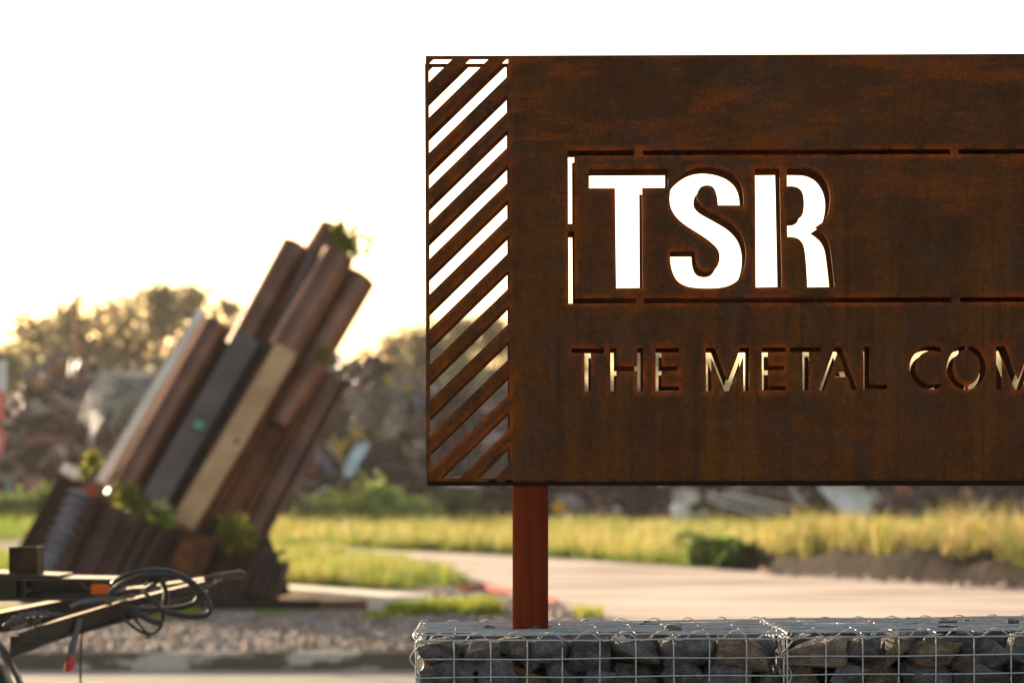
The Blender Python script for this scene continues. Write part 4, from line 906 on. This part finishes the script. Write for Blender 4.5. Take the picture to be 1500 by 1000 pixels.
def tangle(name, px, py, w_, h_, Y, n, kind, cols, label, cat):
    rg = random.Random(int(px)); m = MB(); U_ = Y / F; c = P(px, py, Y)
    for i in range(n):
        q = c + Vector((rg.uniform(-.5, .5) * w_ * U_, rg.uniform(-.6, .6), rg.uniform(-.5, .5) * h_ * U_)); col = rg.choice(cols); L = rg.uniform(.5, 1.5); a_ = rg.gauss(.5, .5)
        d = Vector((math.cos(a_), rg.uniform(-.3, .3), math.sin(a_))); up_ = Vector((-d.z, 0, d.x))
        if kind == 'wire': m.tube([q - d * L, q - d * L * .4 + up_ * rg.uniform(.1, .4), q + d * L * .4 + up_ * rg.uniform(.1, .4), q + d * L], rg.uniform(.02, .045), 5, col=col)
        else:
            e1, e2 = d * L * .55, (up_ + Vector((0, rg.uniform(-.8, .8), 0))).normalized() * L * .35; nn_ = e1.cross(e2).normalized() * .02
            rows = []
            for k in range(5):
                o_ = Vector((0, rg.uniform(-.12, .12), rg.uniform(-.12, .12))); p = q + e1 * (k / 2 - 1) + o_; rows += [p - e2 - nn_, p + e2 - nn_, p + e2 + nn_, p - e2 + nn_]
            m.add(rows, [(k * 4 + j, k * 4 + (j + 1) % 4, k * 4 + 4 + (j + 1) % 4, k * 4 + 4 + j) for k in range(4) for j in range(4)] + [(0, 3, 2, 1), (16, 17, 18, 19)], col)
    return tag(m.build(name, M['scrap']), label, cat)
tangle('crumpled_sheet', 555, 595, 62, 50, YH + 2, 46, 'sheet', [(.30, .26, .23), (.22, .18, .16), (.45, .38, .30), (.14, .11, .10)], 'large grey pile of crumpled sheet in the middle of the right heap', 'sheet')
tangle('wire_bundle', 190, 582, 85, 50, YH + 1, 190, 'wire', [(.50, .50, .50), (.36, .36, .36), (.62, .60, .58), (.20, .19, .19)], 'pale grey wire bundle on the left heap beside the steel pipes', 'wire bundle')
slab('steel_girder', [(28, 552), (88, 510), (95, 516), (38, 562)], YH + 6, .4, (.20, .17, .17), 'grey girder sticking up along the crest of the left heap', 'girder')
slab('pink_pipe', [(70, 578), (78, 574), (114, 596), (112, 606), (100, 602)], YH, .4, (.34, .19, .17), 'faded pink pipe across the left heap', 'pipe')
slab('orange_plate', [(45, 558), (56, 552), (62, 566), (52, 572)], YH + 2, .3, (.42, .20, .08), 'orange plate near the crest of the left heap', 'plate')
slab('pale_plate', [(40, 588), (50, 585), (66, 600), (62, 608), (48, 604)], YH, .3, (.38, .33, .27), 'pale plate below the orange plate on the left heap', 'plate')
slab('green_plank', [(4, 728), (14, 694), (21, 697), (14, 732)], YH - 1, .2, (.20, .32, .27), 'pale green plank leaning at the foot of the left heap', 'plank')
slab('red_sheet', [(30, 712), (38, 698), (62, 700), (66, 712), (50, 718)], YH - 1, .3, (.40, .17, .15), 'faded red sheet at the foot of the left heap', 'sheet')
slab('red_girder', [(32, 642), (60, 634), (110, 646), (108, 656), (62, 648), (34, 654)], YH - .5, .3, (.24, .09, .08), 'dark red girder lying across the left heap', 'girder')
slab('white_sheet', [(1206, 712), (1262, 704), (1280, 726), (1286, 756), (1244, 758), (1222, 736)], YH - 1, .4, (.86, .83, .82), 'large white crumpled sheet at the foot of the heap below the sign', 'sheet', 2)
slab('white_bag', [(983, 748), (988, 737), (1000, 736), (1004, 750), (998, 761), (988, 760)], 88, .5, (.84, .86, .92), 'small white bag in the tall grass below the sign', 'bag')
slab('cream_sheet', [(986, 728), (1000, 714), (1022, 716), (1026, 730), (1008, 742), (1018, 752), (1036, 744), (1040, 756), (1000, 760)], YH - 1, .4, (.74, .64, .55), 'cream crumpled sheet behind the white bag', 'sheet', 1)
for k, (a, b, c_, d_) in enumerate(((1034, 722, 1148, 752), (1036, 732, 1120, 757), (1060, 722, 1160, 744))):
    m = MB(); m.tube([P(a, b, YH - 1.5), P((a + c_) / 2, (b + d_) / 2 - 1, YH - 1.5), P(c_, d_, YH - 1.5)], .07, 8)
    tag(m.build('metal_pole', pm('pale_pole', (.70, .62, .54), None, rough=.5)), ('topmost', 'middle', 'lowest')[(k, 2, 0)[0] if k == 0 else (2 if k == 1 else 1)] + ' pale long pole lying at the foot of the heap right of the cream sheet', 'pole', 'pale poles lying at the foot of the heap')
slab('grey_beam', [(1156, 712), (1163, 711), (1180, 738), (1172, 742)], YH - 1.5, .3, (.42, .46, .46), 'pale grey beam leaning left of the white crumpled sheet', 'beam')
slab('orange_drum', [(809, 742), (814, 733), (826, 734), (832, 742), (826, 750), (814, 751)], YH - 1, .6, (.85, .36, .03), 'orange drum at the heap foot just right of the sign post', 'drum')
slab('pale_sack', [(822, 752), (830, 748), (838, 760), (830, 764)], YH - 2, .4, (.55, .50, .45), 'pale sack beside the orange drum', 'sack')
slab('red_box', [(1312, 712), (1330, 708), (1334, 717), (1318, 720)], YH - 1, .4, (.50, .12, .08), 'small red box at the heap foot right of the white sheet', 'box')
slab('pink_lump', [(1410, 718), (1418, 714), (1424, 722), (1416, 728)], YH - 1, .4, (.45, .24, .18), 'small pink lump in the heap near the right picture edge', 'lump')

# bushes in front of the heap
def bush(px, py_top, py_base, wpx, Y, n, pal, label):
    U_ = Y / F; h = (py_base - py_top) * U_; c = P(px, (py_top + py_base) / 2, Y); root = thing('bush', (c.x, Y, 0), label, 'bush')
    zb = max(0, CAMH - (py_base - HOR) * U_); k = 14; w2 = wpx * U_ / 2; cs, rs = [], []
    for i in range(k):
        a = random.uniform(-1, 1); r = h * random.uniform(.22, .38); cs.append(Vector((c.x + a * w2 * .8, Y + random.uniform(-1, 1) * w2 * .4, zb + r * .6 + (h - r * 1.6) * random.random() * (1 - abs(a) ** 2)))); rs.append(r)
    V, Q, cols = leaf_cloud(cs, rs, n, .16, pal); V[:, 2] = np.maximum(V[:, 2], 0.01); fast_mesh('foliage', V, Q, M['leaf'], cols, parent=root)
    m = MB()
    for q in cs[:6]: m.tube([(c.x + (q.x - c.x) * .3, Y, 0), q], [.03, .012], 5)
    m.build('stem', M['bark'], root)
GB = [(.26, .36, .09), (.32, .44, .11), (.40, .46, .13)]
bush(545, 702, 770, 90, 95, 2600, GB, 'round green bush at the foot of the right heap')
bush(478, 722, 772, 70, 96, 1800, GB, 'low green bush just right of the monument foot')
bush(600, 722, 770, 60, 96, 1500, GB, 'green bush below the lower left corner of the sign')
bush(665, 714, 765, 50, 98, 1200, [(.07, .12, .04)], 'dark green bush below the striped end of the sign')
bush(450, 735, 772, 50, 92, 1000, [(.14, .16, .06)], 'yellowish low bush at the foot of the serrated pile')
bush(75, 712, 765, 100, 96, 2400, [(.13, .19, .04), (.17, .22, .05)], 'bright green bush left of the monument foot')
bush(10, 722, 768, 90, 95, 2000, [(.13, .19, .04)], 'green bush at the left picture edge in front of the heap')
bush(1048, 786, 828, 62, 48.6, 3000, [(.06, .12, .02), (.12, .20, .035), (.24, .32, .06)], 'dark green clump at the road edge beneath the sign')
bush(1088, 798, 834, 50, 46.5, 1800, [(.03, .06, .015), (.08, .14, .03)], 'dark low weed clump where the grass verge meets the soil bank')
bush(1010, 782, 815, 40, 54, 900, [(.10, .16, .05)], 'small grey green clump left of the dark clump at the road edge')

# ================================================================ TREES, MASTS
def tree(px, py_top, wpx, Y, n, kind, label):
    U_ = Y / F; top = CAMH + (HOR - py_top) * U_; root = thing('tree', ((px - 750) * U_, Y, 0), label, 'tree', 'distant backlit trees behind the heaps')
    x = (px - 750) * U_; w2 = wpx * U_ / 2; cs, rs = [], []; rg = random.Random(int(px * 7 + py_top))
    zb = top * .22
    for i in range(34):
        t = rg.random() ** .75; z = zb + (top - zb) * t; wd = w2 * math.sqrt(max(.08, 1 - ((t - .45) / .62) ** 2)); a = rg.uniform(0, 6.28); rr = wd * math.sqrt(rg.random())
        r = rg.uniform(.7, 1.9) * (1 - .3 * t); cs.append(Vector((x + rr * math.cos(a), Y + rr * .7 * math.sin(a), min(z, top - r)))); rs.append(r)
    V, Q, cols = leaf_cloud(cs, rs, n, .42, kind, 1.3); fast_mesh('crown', V, Q, M['leaf'], cols, parent=root)
    m = MB(); m.tube([(x, Y, 0), (x + .2, Y, top * .3), (x - .1, Y, top * .6), (x + .1, Y, top * .88)], [.38, .28, .17, .06], 8)
    for q in cs[::3]: z0 = q.z * .6; m.tube([(x, Y, z0), ((x + q.x) / 2, (Y + q.y) / 2, z0 + (q.z - z0) * .6), q], [.13, .09, .03], 5)
    m.build('trunk', M['bark'], root)
TG = [(.24, .215, .12), (.30, .27, .15), (.36, .31, .17)]; TB = [(.34, .26, .14), (.40, .31, .17), (.28, .24, .13)]
spec = [(-60, 505, 110, 170), (5, 512, 90, 165), (45, 455, 62, 185), (75, 462, 50, 190), (110, 436, 62, 180), (150, 442, 50, 186), (190, 430, 58, 180), (232, 416, 74, 175), (282, 414, 84, 178), (325, 436, 64, 182), (372, 462, 60, 188), (430, 500, 60, 190),
        (588, 492, 62, 180), (625, 476, 60, 176), (670, 470, 70, 178), (720, 462, 80, 182), (775, 480, 80, 186), (850, 512, 90, 190), (940, 505, 90, 196), (1040, 512, 100, 194), (1150, 508, 110, 196), (1260, 516, 100, 195), (1370, 505, 110, 190), (1480, 512, 110, 190)]
where = ['at the left picture edge', 'low and olive at the left picture edge', 'left of the rusty mast', 'just left of the rusty mast, slim', 'behind the rusty mast', 'just right of the rusty mast', 'third right of the rusty mast', 'tall and round left of the monument', 'tallest and round behind the left pipe', 'touching the upper left pipe of the monument', 'hidden behind the tall pipes', 'low, behind the monument top', 'left of the sign edge', 'cut by the sign edge', 'seen through the left stripes', 'seen through the right stripes', 'behind the first sign letter', 'behind the word before the letter M', 'behind the gap after the first word', 'behind the letter M', 'behind the letters T and A', 'behind the letter L', 'behind the letter C', 'behind the last M']
for k, ((px, py, wp, Y), wh_) in enumerate(zip(spec, where)):
    tree(px, py, wp, Y, 2000 if px < 560 else (2600 if px < 800 else 1700), TG if k % 3 else TB, f'hazy backlit tree {wh_}')
def under(px0, px1, py, Y, n, label):
    U_ = Y / F; root = thing('hedge', ((px0 + px1 - 1500) / 2 * U_, Y, 0), label, 'hedge'); cs, rs = [], []
    for i in range(70):
        px = random.uniform(px0, px1); h = CAMH + (HOR - py) * U_; r = random.uniform(1.4, 2.2); cs.append(Vector(((px - 750) * U_, Y + random.uniform(-2, 2), random.uniform(r * .5, h - r)))); rs.append(r)
    V, Q, cols = leaf_cloud(cs, rs, n, .5, [(.19, .20, .10), (.23, .24, .12)]); V[:, 2] = np.maximum(V[:, 2], 0.02); fast_mesh('foliage', V, Q, M['leaf'], cols, parent=root)
under(-300, 85, 540, 160, 7500, 'olive hedge line behind the left heap')
under(225, 470, 556, 162, 5500, 'olive hedge line behind the steel monument')
under(560, 1100, 540, 170, 9000, 'olive hedge line behind the striped end of the sign')
under(1100, 1650, 540, 170, 8000, 'olive hedge line behind the right part of the sign')
mt = thing('mast', P(112, 717, 130), 'tall thin mast with a thick rusty lower tube behind the left heap', 'mast'); mt.location.z = 0; BASE[mt] = Vector(mt.location)
a = mt.location; m = MB(); top = P(112, 430, 130).z; m.tube([(a.x, a.y, 0), (a.x, a.y, top)], .13, 10); m.build('lower_tube', M['mast'], mt)
m = MB(); m.tube([(a.x, a.y, top), (a.x, a.y, P(112, 262, 130).z)], .032, 6); m.build('antenna', M['tr_grey'], mt)
m = MB(); z = P(112, 361, 130).z; m.tube([(a.x, a.y, z - .15), (a.x, a.y, z), (a.x, a.y, z + .15)], [.03, .09, .03], 8); m.build('antenna_knob', M['tr_grey'], mt)
m = MB(); q = P(125, 495, 128); m.tube([(q.x, 128, 0), (q.x, 128, q.z)], .11, 8); tag(m.build('pole', M['bark']), 'short dark pole just right of the rusty mast', 'pole')

# road signs at the left picture edge
rs = thing('road_sign', (P(-6, 717, 30).x, 30, 0), 'white and red road signs on a thin post at the left picture edge', 'road sign'); U3 = 30 / F
M['white'] = pm('sign_white', (.72, .70, .70), None, rough=.4); M['sred'] = pm('sign_red', (.72, .26, .20), (.66, .20, .15), rough=.5)
def plate(name, x0, y0, x1, y1, dy, mat, th=.004): a, b = P(x0, y1, 30), P(x1, y0, 30); m = MB(); m.box((a.x, 30 + dy, a.z), (b.x, 30 + dy + th, b.z)); return m.build(name, mat, rs)
plate('upper_panel', -62, 528, 10, 572, 0, M['white']); plate('lower_panel', -62, 572.5, 7, 616, 0, M['sred'])
c = P(-26, 646, 30); m = MB(); m.tube([c + Vector((0, 0, 0)), c + Vector((0, .006, 0))], .30, 40); disc = m.build('round_panel', M['sred'], rs)
m = MB(); m.tube([c + Vector((0, -.006, 0)), c + Vector((0, -.001, 0))], .22, 40); m.build('round_face', M['white'], rs)
m = MB(); q = P(-26, 717, 30); m.tube([(q.x, 30.03, 0), (q.x, 30.03, P(0, 520, 30).z)], .03, 10); m.build('post', M['tr_grey'], rs)

# ================================================================ HAZE
m = MB(); m.box((-260, -20, -2), (260, 330, 34)); hz = m.build('haze', None, origin=(0, 0, 0)) if False else None
me = bpy.data.meshes.new('haze'); bm = bmesh.new(); bmesh.ops.create_cube(bm, size=1); bm.to_mesh(me); bm.free()
hz = bpy.data.objects.new('haze', me); C.objects.link(hz); hz.location = (0, 155, 16); hz.scale = (440, 350, 36)
mh = bpy.data.materials.new('haze_air'); mh.use_nodes = True; n = mh.node_tree; n.nodes.remove(n.nodes['Principled BSDF'])
pv = n.nodes.new('ShaderNodeVolumePrincipled'); pv.inputs['Color'].default_value = (1.0, .96, .90, 1); pv.inputs['Density'].default_value = 0.0002; pv.inputs['Anisotropy'].default_value = 0.2
n.links.new(pv.outputs[0], n.nodes['Material Output'].inputs['Volume']); me.materials.append(mh)
tag(hz, 'pale warm evening haze over the whole yard', 'haze', kind='stuff')
